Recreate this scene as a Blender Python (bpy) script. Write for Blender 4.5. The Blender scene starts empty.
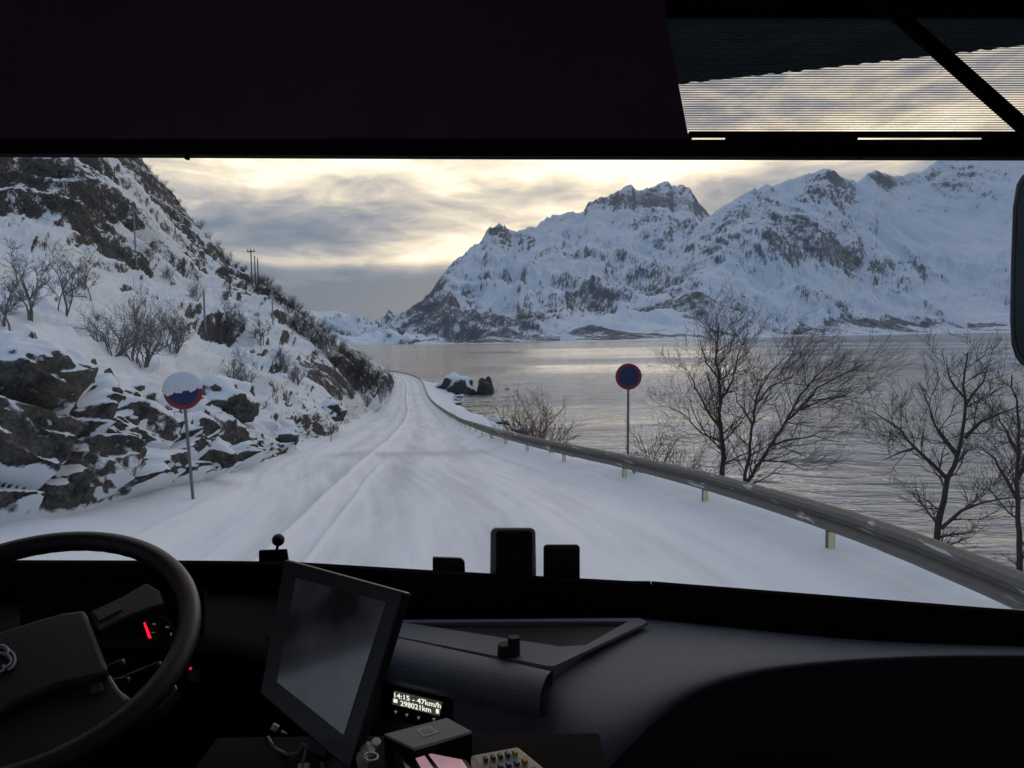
import bpy, math, random
import numpy as np
from mathutils import Vector, Matrix, Euler
from mathutils.bvhtree import BVHTree

random.seed(4)
rng = np.random.default_rng(7)
SC = bpy.context.scene
COL = SC.collection
R = math.radians

# ------------------------------------------------------------------ camera
F = 745.0
CAM = Vector((0, 0, 14.0))          # water level is z = 0
cd = bpy.data.cameras.new('camera')
cam = bpy.data.objects.new('camera', cd)
COL.objects.link(cam)
cd.sensor_width = 36.0
cd.lens = F / 1024 * 36
cd.clip_start = 0.02
cd.clip_end = 60000
cam.location = CAM
CM = (Euler((R(90 - 3.84), 0, 0)).to_matrix() @ Euler((0, 0, R(-0.7))).to_matrix())
cam.rotation_euler = CM.to_euler()
SC.camera = cam

def ray(px, py):
    return CM @ Vector(((px - 512) / F, (384 - py) / F, -1))
def W(px, py, Y):
    """world point on the ray of a picture point, Y metres ahead"""
    d = ray(px, py)
    return CAM + d * (Y / d.y)
def WZ(px, py, z):
    d = ray(px, py)
    return CAM + d * ((z - CAM.z) / d.z)
def WP(px, py, p0, n):
    d = ray(px, py)
    return CAM + d * ((Vector(p0) - CAM).dot(n) / d.dot(n))

# ------------------------------------------------------------------ sky
world = bpy.data.worlds.new('World')
SC.world = world
world.use_nodes = True
SUN_EL, SUN_AZ = R(9.5), R(10)       # azimuth measured from +Y to the right

class NG:
    def __init__(s, nt):
        s.nt = nt
    def n(s, t, **kw):
        x = s.nt.nodes.new(t)
        for k, v in kw.items():
            setattr(x, k, v)
        return x
    def l(s, a, b):
        s.nt.links.new(a, b)
    def put(s, sock, v):
        if isinstance(v, bpy.types.NodeSocket):
            s.l(v, sock)
        else:
            sock.default_value = v
    def m(s, op, a, b=0.0, c=None):
        x = s.n('ShaderNodeMath', operation=op)
        s.put(x.inputs[0], a); s.put(x.inputs[1], b)
        if c is not None: s.put(x.inputs[2], c)
        return x.outputs[0]
    def mix(s, f, a, b):
        x = s.n('ShaderNodeMix', data_type='RGBA')
        s.put(x.inputs[0], f); s.put(x.inputs[6], a); s.put(x.inputs[7], b)
        return x.outputs[2]
    def mr(s, v, a, b, c=0.0, d=1.0, smooth=False):
        x = s.n('ShaderNodeMapRange')
        if smooth: x.interpolation_type = 'SMOOTHSTEP'
        s.put(x.inputs[0], v)
        for i, q in enumerate((a, b, c, d)): x.inputs[i + 1].default_value = q
        return x.outputs[0]
    def noise(s, vec, scale, detail=4, rough=.55, dist=0.0, lac=2.0):
        x = s.n('ShaderNodeTexNoise')
        if vec is not None: s.l(vec, x.inputs['Vector'])
        x.inputs['Scale'].default_value = scale
        x.inputs['Detail'].default_value = detail
        x.inputs['Roughness'].default_value = rough
        x.inputs['Distortion'].default_value = dist
        x.inputs['Lacunarity'].default_value = lac
        return x.outputs[0]
    def comb(s, x_, y_, z_):
        x = s.n('ShaderNodeCombineXYZ')
        s.put(x.inputs[0], x_); s.put(x.inputs[1], y_); s.put(x.inputs[2], z_)
        return x.outputs[0]
    def ramp(s, v, stops, interp='LINEAR'):
        x = s.n('ShaderNodeValToRGB')
        s.l(v, x.inputs[0])
        e = x.color_ramp
        e.interpolation = interp
        while len(e.elements) < len(stops): e.elements.new(.5)
        for el, (p, c) in zip(e.elements, stops):
            el.position = p
            el.color = (*c, 1) if len(c) == 3 else c
        return x.outputs[0]

g = NG(world.node_tree)
for x in list(world.node_tree.nodes): world.node_tree.nodes.remove(x)
tc = g.n('ShaderNodeTexCoord')
sx = g.n('ShaderNodeSeparateXYZ'); g.l(tc.outputs['Generated'], sx.inputs[0])
az = g.m('ARCTAN2', sx.outputs[0], sx.outputs[1])
el = g.m('ARCSINE', sx.outputs[2])
v2 = g.comb(g.m('MULTIPLY', az, 1.0), g.m('MULTIPLY', el, 3.4), 0.3)
n1 = g.noise(v2, 3.6, 8, .60, .9)
n2 = g.noise(v2, 10.0, 7, .62, 1.2)
n3 = g.noise(g.comb(az, g.m('MULTIPLY', el, 9.0), 2.0), 5.0, 5, .55, .2)
v = g.m('ADD', .44, g.m('MULTIPLY', g.m('SUBTRACT', n1, .5), 1.35))
v = g.m('ADD', v, g.m('MULTIPLY', g.m('SUBTRACT', n2, .5), .8))
v = g.m('ADD', v, g.m('MULTIPLY', g.m('SUBTRACT', n3, .5), .35))
def A_(px): return math.atan((px - 512) / F)
def E_(py): return math.atan((334 - py) / F)
for px, py, sa, se, amp in [
    (560, 178, .16, .030, .42), (690, 172, .10, .022, .45), (456, 249, .085, .020, .80), (340, 262, .09, .007, .38),
    (310, 172, .15, .026, .50), (205, 215, .10, .05, .10), (880, 163, .10, .02, .50), (560, 215, .08, .012, .35),
    (545, 192, .05, .010, -.30), (440, 212, .12, .012, -.10), (330, 228, .14, .014, -.30), (365, 187, .04, .010, -.42),
    (740, 192, .05, .018, -.34), (500, 245, .04, .008, -.2),
    (340, 300, .22, .045, -.55), (470, 300, .14, .035, -.30), (250, 285, .15, .02, .12)]:
    a = g.m('DIVIDE', g.m('SUBTRACT', az, A_(px)), sa)
    b = g.m('DIVIDE', g.m('SUBTRACT', el, E_(py)), se)
    d = g.m('ADD', g.m('MULTIPLY', a, a), g.m('MULTIPLY', b, b))
    v = g.m('ADD', v, g.m('MULTIPLY', g.m('POWER', 2.718, g.m('MULTIPLY', d, -.5)), amp))
front = g.ramp(v, [(0.0, (.12, .175, .265)), (.22, (.23, .27, .34)), (.45, (.46, .44, .45)),
                   (.62, (.80, .70, .58)), (.80, (1.18, 1.0, .74)), (1.0, (1.6, 1.4, 1.1))])
cool = g.ramp(n1, [(0.25, (.07, .135, .24)), (.5, (.10, .18, .30)), (.75, (.145, .235, .37))])
zen = g.ramp(n1, [(0.3, (.48, .45, .43)), (.5, (.68, .61, .53)), (.7, (.88, .77, .62))])
# the warm light lies ahead and low, the rest of the overcast is cool
cosd = g.n('ShaderNodeVectorMath', operation='DOT_PRODUCT')
g.l(tc.outputs['Generated'], cosd.inputs[0])
cosd.inputs[1].default_value = (math.sin(SUN_AZ) * .95, math.cos(SUN_AZ) * .95, .3)
wf = g.mr(cosd.outputs['Value'], -.45, .62, 0, 1, True)
up = g.mr(el, R(18), R(30), 0, 1, True)
hi_ = g.mr(el, R(48), R(74), 0, 1, True)
cl = g.mix(hi_, g.mix(wf, cool, g.mix(up, front, zen)), (.34, .48, .74, 1))
sky = g.n('ShaderNodeTexSky', sky_type='NISHITA')
sky.sun_disc = False
sky.sun_elevation = SUN_EL
sky.sun_rotation = SUN_AZ
bg1 = g.n('ShaderNodeBackground'); g.l(sky.outputs[0], bg1.inputs[0]); bg1.inputs[1].default_value = .06
bg2 = g.n('ShaderNodeBackground'); g.l(cl, bg2.inputs[0]); bg2.inputs[1].default_value = 1.0
mx = g.n('ShaderNodeMixShader'); mx.inputs[0].default_value = .9
g.l(bg1.outputs[0], mx.inputs[1]); g.l(bg2.outputs[0], mx.inputs[2])
wo = g.n('ShaderNodeOutputWorld'); g.l(mx.outputs[0], wo.inputs[0])

sl = bpy.data.lights.new('sun', 'SUN')
sl.energy = .5
sl.angle = R(18)
sl.color = (1, .86, .68)
sun = bpy.data.objects.new('sun', sl)
COL.objects.link(sun)
sun.rotation_euler = Vector((math.sin(SUN_AZ) * math.cos(SUN_EL), math.cos(SUN_AZ) * math.cos(SUN_EL), math.sin(SUN_EL))).to_track_quat('Z', 'Y').to_euler()

SC.view_settings.view_transform = 'Standard'
SC.view_settings.look = 'None'
SC.view_settings.gamma = 1
SC.view_settings.exposure = .28
HAZE = 6e-5
SC.cycles.max_bounces = 8
SC.cycles.transparent_max_bounces = 16
SC.cycles.volume_bounces = 0

# ------------------------------------------------------------------ helpers
def mesh(name, verts, faces, mats=None, parent=None, smooth=False, link=True):
    me = bpy.data.meshes.new(name)
    if isinstance(verts, np.ndarray) and isinstance(faces, np.ndarray):
        me.vertices.add(len(verts)); me.vertices.foreach_set('co', verts.astype(np.float32).ravel())
        k = faces.shape[1]
        me.loops.add(faces.size); me.loops.foreach_set('vertex_index', faces.astype(np.int32).ravel())
        me.polygons.add(len(faces))
        me.polygons.foreach_set('loop_start', np.arange(0, faces.size, k, dtype=np.int32))
        me.update(calc_edges=True)
    else:
        me.from_pydata([tuple(v) for v in verts], [], [tuple(f) for f in faces])
    me.validate()
    if smooth:
        me.polygons.foreach_set('use_smooth', [True] * len(me.polygons))
    if mats is not None:
        for m_ in (mats if isinstance(mats, (list, tuple)) else [mats]): me.materials.append(m_)
    o = bpy.data.objects.new(name, me)
    if link: COL.objects.link(o)
    if parent is not None: o.parent = parent
    return o

def tag(o, label=None, cat=None, group=None, kind=None):
    if label: o['label'] = label
    if cat: o['category'] = cat
    if group: o['group'] = group
    if kind: o['kind'] = kind
    return o

def empty(name, loc=(0, 0, 0)):
    o = bpy.data.objects.new(name, None)
    COL.objects.link(o)
    o.location = loc
    return o

def local(o, parent):
    """parent without moving: mesh coordinates are world ones, so shift them to the parent's origin"""
    for v_ in o.data.vertices: v_.co -= parent.location
    o.parent = parent
    return o

def copy_tree(o, parent=None):
    c = o.copy(); COL.objects.link(c)
    if parent is not None: c.parent = parent
    for ch in [x for x in bpy.data.objects if x.parent == o and x != c]:
        copy_tree(ch, c)
    return c

class MB:
    def __init__(s): s.v = []; s.f = []
    def add(s, vs, fs):
        b = len(s.v)
        s.v += [Vector(q) for q in vs]
        s.f += [tuple(b + i for i in f) for f in fs]
        return s
    def box(s, c, d, M=None):
        c = Vector(c); vs = []
        for x in (-.5, .5):
            for y in (-.5, .5):
                for z in (-.5, .5):
                    q = Vector((x * d[0], y * d[1], z * d[2]))
                    if M is not None: q = M @ q
                    vs.append(c + q)
        return s.add(vs, [(0, 1, 3, 2), (4, 6, 7, 5), (0, 4, 5, 1), (2, 3, 7, 6), (0, 2, 6, 4), (1, 5, 7, 3)])
    def tube(s, a, b, r0, r1, n=8, caps=True):
        a = Vector(a); b = Vector(b); d = (b - a)
        if d.length < 1e-9: return s
        q = d.to_track_quat('Z', 'Y').to_matrix()
        vs = []
        for p, r in ((a, r0), (b, r1)):
            for i in range(n):
                t = 2 * math.pi * i / n
                vs.append(p + q @ Vector((math.cos(t) * r, math.sin(t) * r, 0)))
        fs = [(i, (i + 1) % n, n + (i + 1) % n, n + i) for i in range(n)]
        if caps: fs += [tuple(range(n - 1, -1, -1)), tuple(range(n, 2 * n))]
        return s.add(vs, fs)
    def grid(s, rows, close=False):
        nc = len(rows[0]); vs = [p for r_ in rows for p in r_]
        fs = []
        for i in range(len(rows) - 1):
            for j in range(nc - 1 + (1 if close else 0)):
                k = (j + 1) % nc
                fs.append((i * nc + j, i * nc + k, (i + 1) * nc + k, (i + 1) * nc + j))
        return s.add(vs, fs)
    def slab(s, poly, off):
        """prism: polygon (3D points) extruded by vector off"""
        n = len(poly); off = Vector(off)
        vs = [Vector(p) for p in poly] + [Vector(p) + off for p in poly]
        fs = [tuple(range(n - 1, -1, -1)), tuple(range(n, 2 * n))]
        fs += [(i, (i + 1) % n, n + (i + 1) % n, n + i) for i in range(n)]
        return s.add(vs, fs)
    def build(s, name, mat, parent=None, smooth=False, bevel=0, seg=2):
        if parent is not None:
            wl = WLOC(parent); vs = [v_ - wl for v_ in s.v]
        else: vs = s.v
        o = mesh(name, vs, s.f, mat, parent, smooth)
        if bevel:
            m_ = o.modifiers.new('bevel', 'BEVEL'); m_.width = bevel; m_.segments = seg; m_.limit_method = 'ANGLE'
        return o

def WLOC(o):
    p = Vector((0, 0, 0))
    while o is not None:
        p += o.location; o = o.parent
    return p

# numpy gradient noise
_P = rng.permutation(256); _P = np.concatenate([_P, _P, _P])
_G = np.stack([np.cos(np.arange(256) * 2 * np.pi / 256), np.sin(np.arange(256) * 2 * np.pi / 256)], 1)
def pn(x, y):
    xi = np.floor(x).astype(int); yi = np.floor(y).astype(int)
    xf = x - xi; yf = y - yi
    u = xf ** 3 * (xf * (xf * 6 - 15) + 10); w = yf ** 3 * (yf * (yf * 6 - 15) + 10)
    def gr(ix, iy, dx, dy):
        h = _P[_P[ix & 255] + (iy & 255)]
        gg = _G[h]
        return gg[..., 0] * dx + gg[..., 1] * dy
    a = gr(xi, yi, xf, yf); b = gr(xi + 1, yi, xf - 1, yf)
    c = gr(xi, yi + 1, xf, yf - 1); d = gr(xi + 1, yi + 1, xf - 1, yf - 1)
    return ((a * (1 - u) + b * u) * (1 - w) + (c * (1 - u) + d * u) * w) * 1.5
def fbm(x, y, o=5, gain=.5, lac=2.03):
    r_ = 0; a = 1
    for i in range(o):
        r_ = r_ + a * pn(x + 17.3 * i, y - 9.1 * i); x = x * lac; y = y * lac; a *= gain
    return r_
def ridged(x, y, o=5, gain=.5, lac=2.07):
    r_ = 0; a = 1
    for i in range(o):
        r_ = r_ + a * (1 - 2.2 * np.abs(pn(x + 31.7 * i, y + 5.9 * i))); x = x * lac; y = y * lac; a *= gain
    return r_ / 2
def worley(x, y):
    xi = np.floor(x).astype(int); yi = np.floor(y).astype(int)
    f1 = np.full(x.shape, 9.); f2 = np.full(x.shape, 9.); cid = np.zeros(x.shape)
    for dx in (-1, 0, 1):
        for dy in (-1, 0, 1):
            a = _P[_P[(xi + dx) & 255] + ((yi + dy) & 255)]
            px_ = xi + dx + (a * 37 % 256) / 256.; py_ = yi + dy + (a * 91 % 251) / 251.
            d = np.hypot(px_ - x, py_ - y)
            n_ = d < f1
            f2 = np.where(n_, f1, np.minimum(f2, d)); cid = np.where(n_, a / 255., cid); f1 = np.where(n_, d, f1)
    return f1, f2, cid
def blur(a, n=1):
    for _ in range(n):
        p = np.pad(a, 1, mode='edge'); a = (p[:-2, 1:-1] + p[2:, 1:-1] + p[1:-1, :-2] + p[1:-1, 2:] + 2 * a) / 6
    return a
def sst(a, b, x):
    t = np.clip((x - a) / (b - a), 0, 1); return t * t * (3 - 2 * t)

# ------------------------------------------------------------------ materials
def pmat(name, col, rough=.6, metal=0.0, nscale=0, namp=.25, bump=0.0, spec=.5, emit=None, es=0):
    m_ = bpy.data.materials.new(name); m_.use_nodes = True
    b = m_.node_tree.nodes['Principled BSDF']
    b.inputs['Base Color'].default_value = (*col, 1)
    b.inputs['Roughness'].default_value = rough
    b.inputs['Metallic'].default_value = metal
    b.inputs['Specular IOR Level'].default_value = spec
    if emit:
        b.inputs['Emission Color'].default_value = (*emit, 1)
        b.inputs['Emission Strength'].default_value = es
    if nscale:
        q = NG(m_.node_tree); t = q.n('ShaderNodeTexCoord')
        nn = q.noise(t.outputs['Object'], nscale, 5, .6)
        c2 = q.mix(nn, (*[c * (1 - namp) for c in col], 1), (*[min(1, c * (1 + namp)) for c in col], 1))
        q.l(c2, b.inputs['Base Color'])
        if bump:
            bp = q.n('ShaderNodeBump'); bp.inputs['Strength'].default_value = bump
            bp.inputs['Distance'].default_value = .002
            q.l(nn, bp.inputs['Height']); q.l(bp.outputs[0], b.inputs['Normal'])
    return m_

def terrain_mat(name, snow, rock1, rock2, lichen, sc, bump_d, streak=1.0, lo=.44, hi=.58, fa=1.3, fb=.7):
    """snow over rock, split by the vertex attribute 'rock' plus fine noise"""
    m_ = bpy.data.materials.new(name); m_.use_nodes = True
    q = NG(m_.node_tree); b = m_.node_tree.nodes['Principled BSDF']
    at = q.n('ShaderNodeAttribute', attribute_name='rock')
    t = q.n('ShaderNodeTexCoord')
    mp = q.n('ShaderNodeMapping'); q.l(t.outputs['Object'], mp.inputs[0])
    mp.inputs['Scale'].default_value = (1, 1, streak)
    na = q.noise(mp.outputs[0], sc, 8, .62, .3)
    nb = q.noise(mp.outputs[0], sc * 5.3, 6, .6, .4)
    nc = q.noise(mp.outputs[0], sc * .7, 4, .6)
    f = q.m('ADD', at.outputs['Fac'], q.m('MULTIPLY', q.m('SUBTRACT', na, .5), fa))
    f = q.m('ADD', f, q.m('MULTIPLY', q.m('SUBTRACT', nb, .5), fb))
    f = q.mr(f, lo, hi, 0, 1, True)
    rc = q.mix(q.mr(nb, .35, .65), (*rock1, 1), (*rock2, 1))
    nd = q.noise(mp.outputs[0], sc * 19, 5, .65, .2)
    rc = q.mix(q.mr(nd, .42, .62, 0, .6), rc, (*[c_ * .35 for c_ in rock1], 1))
    rc = q.mix(q.mr(nc, .56, .70, 0, .38), rc, (*lichen, 1))
    s2 = (snow[0] * .93, snow[1] * .95, snow[2] * .97)
    scol = q.mix(nc, (*snow, 1), (*s2, 1))
    q.l(q.mix(f, scol, rc), b.inputs['Base Color'])
    b.inputs['Roughness'].default_value = .85
    b.inputs['Specular IOR Level'].default_value = .2
    bp = q.n('ShaderNodeBump'); bp.inputs['Distance'].default_value = bump_d
    q.l(q.m('MULTIPLY_ADD', f, .8, .1), bp.inputs['Strength'])
    q.l(q.m('ADD', na, q.m('MULTIPLY', nb, .5)), bp.inputs['Height'])
    q.l(bp.outputs[0], b.inputs['Normal'])
    return m_

SNOW = (.80, .82, .85)
m_hill = terrain_mat('hillside_snow_rock', SNOW, (.028, .027, .027), (.15, .142, .135), (.14, .105, .065), .9, .22, 1.0, .40, .64, 1.5, 1.1)
m_mtn = terrain_mat('mountain_snow_rock', (.74, .79, .86), (.08, .087, .10), (.19, .195, .215), (.08, .08, .085), .06, 4.0, .55, .33, .78, 1.7, 1.3)  # rock tones lightened, distance haze put into the colour
m_bark = pmat('bark', (.045, .037, .033), .85, nscale=20)
m_twig = pmat('twigs', (.06, .047, .042), .85, nscale=8)
m_twig_red = pmat('reddish_twigs', (.17, .105, .075), .85, nscale=8)
m_shrub = pmat('frosted_twigs', (.15, .14, .145), .85, nscale=3)
m_black = pmat('black_plastic', (.012, .012, .014), .55, nscale=60, bump=.15)
m_vblack = pmat('matt_black_cloth', (.012, .009, .012), .9, spec=.1)
m_dash = pmat('dark_grey_dashboard_vinyl', (.25, .27, .32), .38, nscale=420, namp=.14, bump=.9, spec=.45)
m_leather = pmat('dark_leather', (.028, .021, .026), .42, nscale=350, bump=.4)
m_grey = pmat('grey_plastic', (.07, .066, .07), .5, nscale=300, bump=.2)
m_silver = pmat('silver_metal', (.55, .56, .58), .3, 1.0)
m_zinc = pmat('galvanised_steel', (.20, .195, .185), .55, .35, nscale=14, namp=.35)
m_post = pmat('dark_steel_post', (.20, .195, .18), .6, .3, nscale=9)

# ------------------------------------------------------------------ road profile
YK = [-40, 0, 6, 10, 16, 25, 35, 50, 70, 100, 135, 180, 230, 300]
ZK = [-1.2, -2.5, -2.6, -2.9, -3.4, -4.1, -5.0, -6.4, -8.0, -10.0, -11.4, -11.6, -11.6, -11.6]
def zg(Y):
    Y = np.asarray(Y, float)
    r_ = 0
    for k in (-3, -1.5, 0, 1.5, 3):
        r_ = r_ + np.interp(Y + k * (0.5 + np.abs(Y) / 40), YK, ZK)
    return r_ / 5 + 14
# middle of the guard rail in the picture -> its line over the ground
RP = [(1150, 660), (1024, 592), (1000, 582), (900, 539), (843, 521), (780, 500), (717, 483), (637, 463), (580, 453), (520, 439), (490, 431),
      (460, 420), (440, 408), (430, 399), (425, 390), (423, 383), (421, 379)]
def rail_at(Y):
    z = float(zg(Y)) + .6
    best = None
    for (x0, y0), (x1, y1) in zip(RP[:-1], RP[1:]):
        for t in np.linspace(0, 1, 30):
            p = W(x0 + (x1 - x0) * t, y0 + (y1 - y0) * t, Y)
            e = abs(p.z - z)
            if best is None or e < best[0]: best = (e, p.x)
    return best[1]
RYK = [6, 8, 12, 16, 20, 25, 32, 40, 50, 62, 78, 95, 115, 140, 165, 185]
RXK = [rail_at(y) for y in RYK]
RYK = [-40, -5, 1] + RYK + [205, 222, 240, 262, 300]
RXK = [4.3, 4.2, 4.05] + RXK + [RXK[-1] - 4.5, RXK[-1] - 10, RXK[-1] - 19, RXK[-1] - 36, RXK[-1] - 75]
_yy = np.linspace(-40, 300, 1701)
_xx = np.interp(_yy, RYK, RXK)
for _ in range(3):
    _xs = _xx.copy()
    for i in range(len(_yy)):
        w_ = int(4 + max(0, _yy[i]) * .22)
        a, b = max(0, i - w_), min(len(_yy), i + w_ + 1)
        _xs[i] = _xx[a:b].mean() if (i - w_ >= 0 and i + w_ < len(_yy)) else _xx[i]
    _xx = _xs
print('rail', [(round(a), round(b, 1)) for a, b in zip(RYK, RXK)])
def xr(Y): return np.interp(Y, _yy, _xx)
def shore_off(Y): return np.interp(Y, [-40, 0, 30, 60, 90, 111, 135, 150, 165, 178, 190, 205, 225, 300], [19, 18, 17, 16, 13, 11.5, 7.5, 6.0, 8, 12, 9, 4.5, 4.5, 4.5])

# ------------------------------------------------------------------ ground + road
def bank(name):
    ys = np.concatenate([np.linspace(-40, 2, 30), np.linspace(2.5, 40, 150), np.linspace(40.6, 120, 140), np.linspace(121, 300, 130)])
    us = np.concatenate([np.linspace(-18, -.5, 50), np.linspace(-.2, 26, 130)])
    Yg, U = np.meshgrid(ys, us, indexing='ij')
    zr = zg(Yg); so = shore_off(Yg) + 1.2 * fbm(Yg * .12, Yg * 0 + 3, 3) 
    X = xr(Yg) + U
    t = (U - .9) / (so - .9)
    drop = np.where(t > 0, zr * np.clip(t, 0, 1.8) ** .93, 0)
    Z = zr - .02 - drop
    Z = Z - np.clip(U + 9, -30, 0) * 0.04
    amp = sst(.5, 2.5, U)
    Z = Z + amp * (.28 * fbm(X * .5, Yg * .5, 5) + .35 * np.clip(ridged(X * .33 + 5, Yg * .33, 4) - .2, 0, 1))
    Z = Z + .05 * fbm(X * .9, Yg * .9, 4) * (U > .1)
    Z = Z - .1 * sst(-1, -1.5, U) * sst(-9.0, -8.4, U) + (.16 + .06 * fbm(X * .5, Yg * .5, 3)) * sst(-7.9, -9.0, U) + .12 * sst(-9, -10, U)
    Z = Z + .22 * sst(-.7, -.1, U) * sst(1.6, .5, U)
    Z = Z + .10 * np.exp(-((U - .55) / .5) ** 2) * (1 + .6 * fbm(X * 2, Yg * 2, 3))
    V = np.stack([X, Yg, Z], -1).reshape(-1, 3)
    n, m_ = Yg.shape
    idx = np.arange(n * m_).reshape(n, m_)
    Fq = np.stack([idx[:-1, :-1], idx[:-1, 1:], idx[1:, 1:], idx[1:, :-1]], -1).reshape(-1, 4)
    o = mesh(name, V, Fq, m_hill, None, True)
    slope = np.zeros_like(Z)
    gy, gx = np.gradient(Z)
    du = np.gradient(us)[None, :]; slope = np.abs(gx / du)
    rk = .02 + .30 * sst(.75, 1.4, slope) * amp + .55 * sst(.9, .15, Z) * amp + .05 * fbm(X * .3, Yg * .3, 3)
    a = o.data.attributes.new('rock', 'FLOAT', 'POINT'); a.data.foreach_set('value', rk.ravel().astype(np.float32))
    tag(o, 'snow covered ground sloping from the road down to the water', kind='structure')
    return o
ground = bank('ground')

def road():
    ys = np.concatenate([np.linspace(-40, 2, 20), np.linspace(2.3, 40, 260), np.linspace(40.5, 300, 380)])
    us = np.linspace(-9.4, -.15, 200)
    Yg, U = np.meshgrid(ys, us, indexing='ij')
    wob = .10 * fbm(Yg * .05, Yg * 0 + 1.5, 2)
    Z = zg(Yg)
    # U positions: wheel tracks pressed in, windrows of loose snow between the lanes
    def bump(c, w, h, var=.5, k=0, lo=None, hi=None):
        a = h * np.exp(-(((U - c - wob * (1 + k)) / w) ** 2)) * (1 + var * fbm(Yg * .35 + k * 7, U * 1.5, 3))
        if lo is not None: a = a * sst(lo, lo + 3, Yg)
        if hi is not None: a = a * sst(hi, hi - 5, Yg)
        return a
    c1 = np.interp(Yg, [-40, 0, 9, 18.6, 34, 50], [-2.2, -2.3, -3.15, -4.25, -5.8, 0]) - xr(Yg)
    c1 = np.where(Yg > 34, np.interp(Yg, [34, 100, 400], [-5.8 - float(xr(34)), -3.7, -3.7]), c1)
    def tr(dc, w, h, var=.5, k=0, lo=None, hi=None):
        a = h * np.exp(-(((U - c1 - dc - .5 * wob) / w) ** 2)) * (1 + var * fbm(Yg * .35 + k * 7, U * 1.5, 3))
        if lo is not None: a = a * sst(lo, lo + 3, Yg)
        if hi is not None: a = a * sst(hi, hi - 4, Yg)
        return a
    H = tr(0, .11, .12, .3, 1) - tr(-.28, .18, .055, .3, 2) + tr(.62, .09, .10, .3, 3, None, 24) - tr(.40, .14, .05, .3, 4, None, 24) - tr(1.3, .3, .012, .4, 5) - tr(3.1, .3, .015, .5, 6) + tr(2.2, .4, .01, .5, 7) - tr(-1.3, .35, .03, .5, 8) + tr(-2.1, .2, .03, .5, 9) - tr(-3.2, .3, .03, .5, 10) + tr(4.0, .3, .03, .5, 11)
    H0 = bump(-6.55, .13, .085, .5, 1) + bump(-5.95, .10, .06, .5, 2, None, 24) + bump(-5.0, .16, .022, .7, 3) + bump(-3.2, .5, .03, .6, 4) + bump(-1.0, .35, .06, .5, 5)
    H0 = H0 - bump(-6.15, .20, .045, .4, 6) - bump(-4.3, .25, .03, .4, 7) - bump(-2.3, .28, .03, .4, 8) - bump(-7.6, .3, .03, .5, 9)
    H = H + .012 * fbm(U * 2.2, Yg * .5, 5) + .012 * fbm(U * 5, Yg * .25, 3)
    edge = sst(-8.2, -8.9, U) - 3.2 * sst(-8.95, -9.35, U)
    H = H + .10 * edge + (.20 + .05 * fbm(Yg * .6, U * 0, 3)) * sst(-1.1, -.1, U)
    Z = Z + H
    X = xr(Yg) + U
    V = np.stack([X, Yg, Z], -1).reshape(-1, 3)
    n, m_ = Yg.shape
    idx = np.arange(n * m_).reshape(n, m_)
    Fq = np.stack([idx[:-1, :-1], idx[:-1, 1:], idx[1:, 1:], idx[1:, :-1]], -1).reshape(-1, 4)
    mt = bpy.data.materials.new('packed_snow'); mt.use_nodes = True
    q = NG(mt.node_tree); b = mt.node_tree.nodes['Principled BSDF']
    at = q.n('ShaderNodeAttribute', attribute_name='packed')
    t = q.n('ShaderNodeTexCoord')
    mp = q.n('ShaderNodeMapping'); q.l(t.outputs['Object'], mp.inputs[0]); mp.inputs['Scale'].default_value = (1, .22, 1)
    na = q.noise(mp.outputs[0], 1.3, 6, .6); nb = q.noise(t.outputs['Object'], 14, 5, .65)
    f = q.mr(q.m('ADD', at.outputs['Fac'], q.m('MULTIPLY', q.m('SUBTRACT', na, .5), .9)), .15, .95)
    c = q.mix(f, (.82, .83, .86, 1), (.58, .59, .63, 1))
    q.l(c, b.inputs['Base Color'])
    b.inputs['Roughness'].default_value = .7; b.inputs['Specular IOR Level'].default_value = .25
    bp = q.n('ShaderNodeBump'); bp.inputs['Strength'].default_value = .5; bp.inputs['Distance'].default_value = .02
    q.l(nb, bp.inputs['Height']); q.l(bp.outputs[0], b.inputs['Normal'])
    o = mesh('road', V, Fq, mt, None, True)
    pk = .25 + tr(-.3, .25, .5, .3, 2) + tr(1.3, .4, .4, .5, 5) + tr(3.1, .4, .42, .5, 6) + tr(-1.3, .4, .3, .5, 8) + tr(-3.2, .4, .3, .5, 10) + .25 * fbm(U * 3, Yg * .12 + 3, 3)
    pk = pk * sst(-8.4, -6.8, U)
    pk = pk + .8 * np.exp(-((Yg - 26.5 - .8 * fbm(U, U * 0, 2)) / 1.3) ** 2) * sst(-7, -5.5, U) + .2 * fbm(U * .7, Yg * .08, 3) - .6 * sst(.035, .09, H)
    a = o.data.attributes.new('packed', 'FLOAT', 'POINT'); a.data.foreach_set('value', pk.ravel().astype(np.float32))
    tag(o, 'snow packed road with wheel tracks running down to the bend', kind='structure')
    return o
road_o = road()

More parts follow.
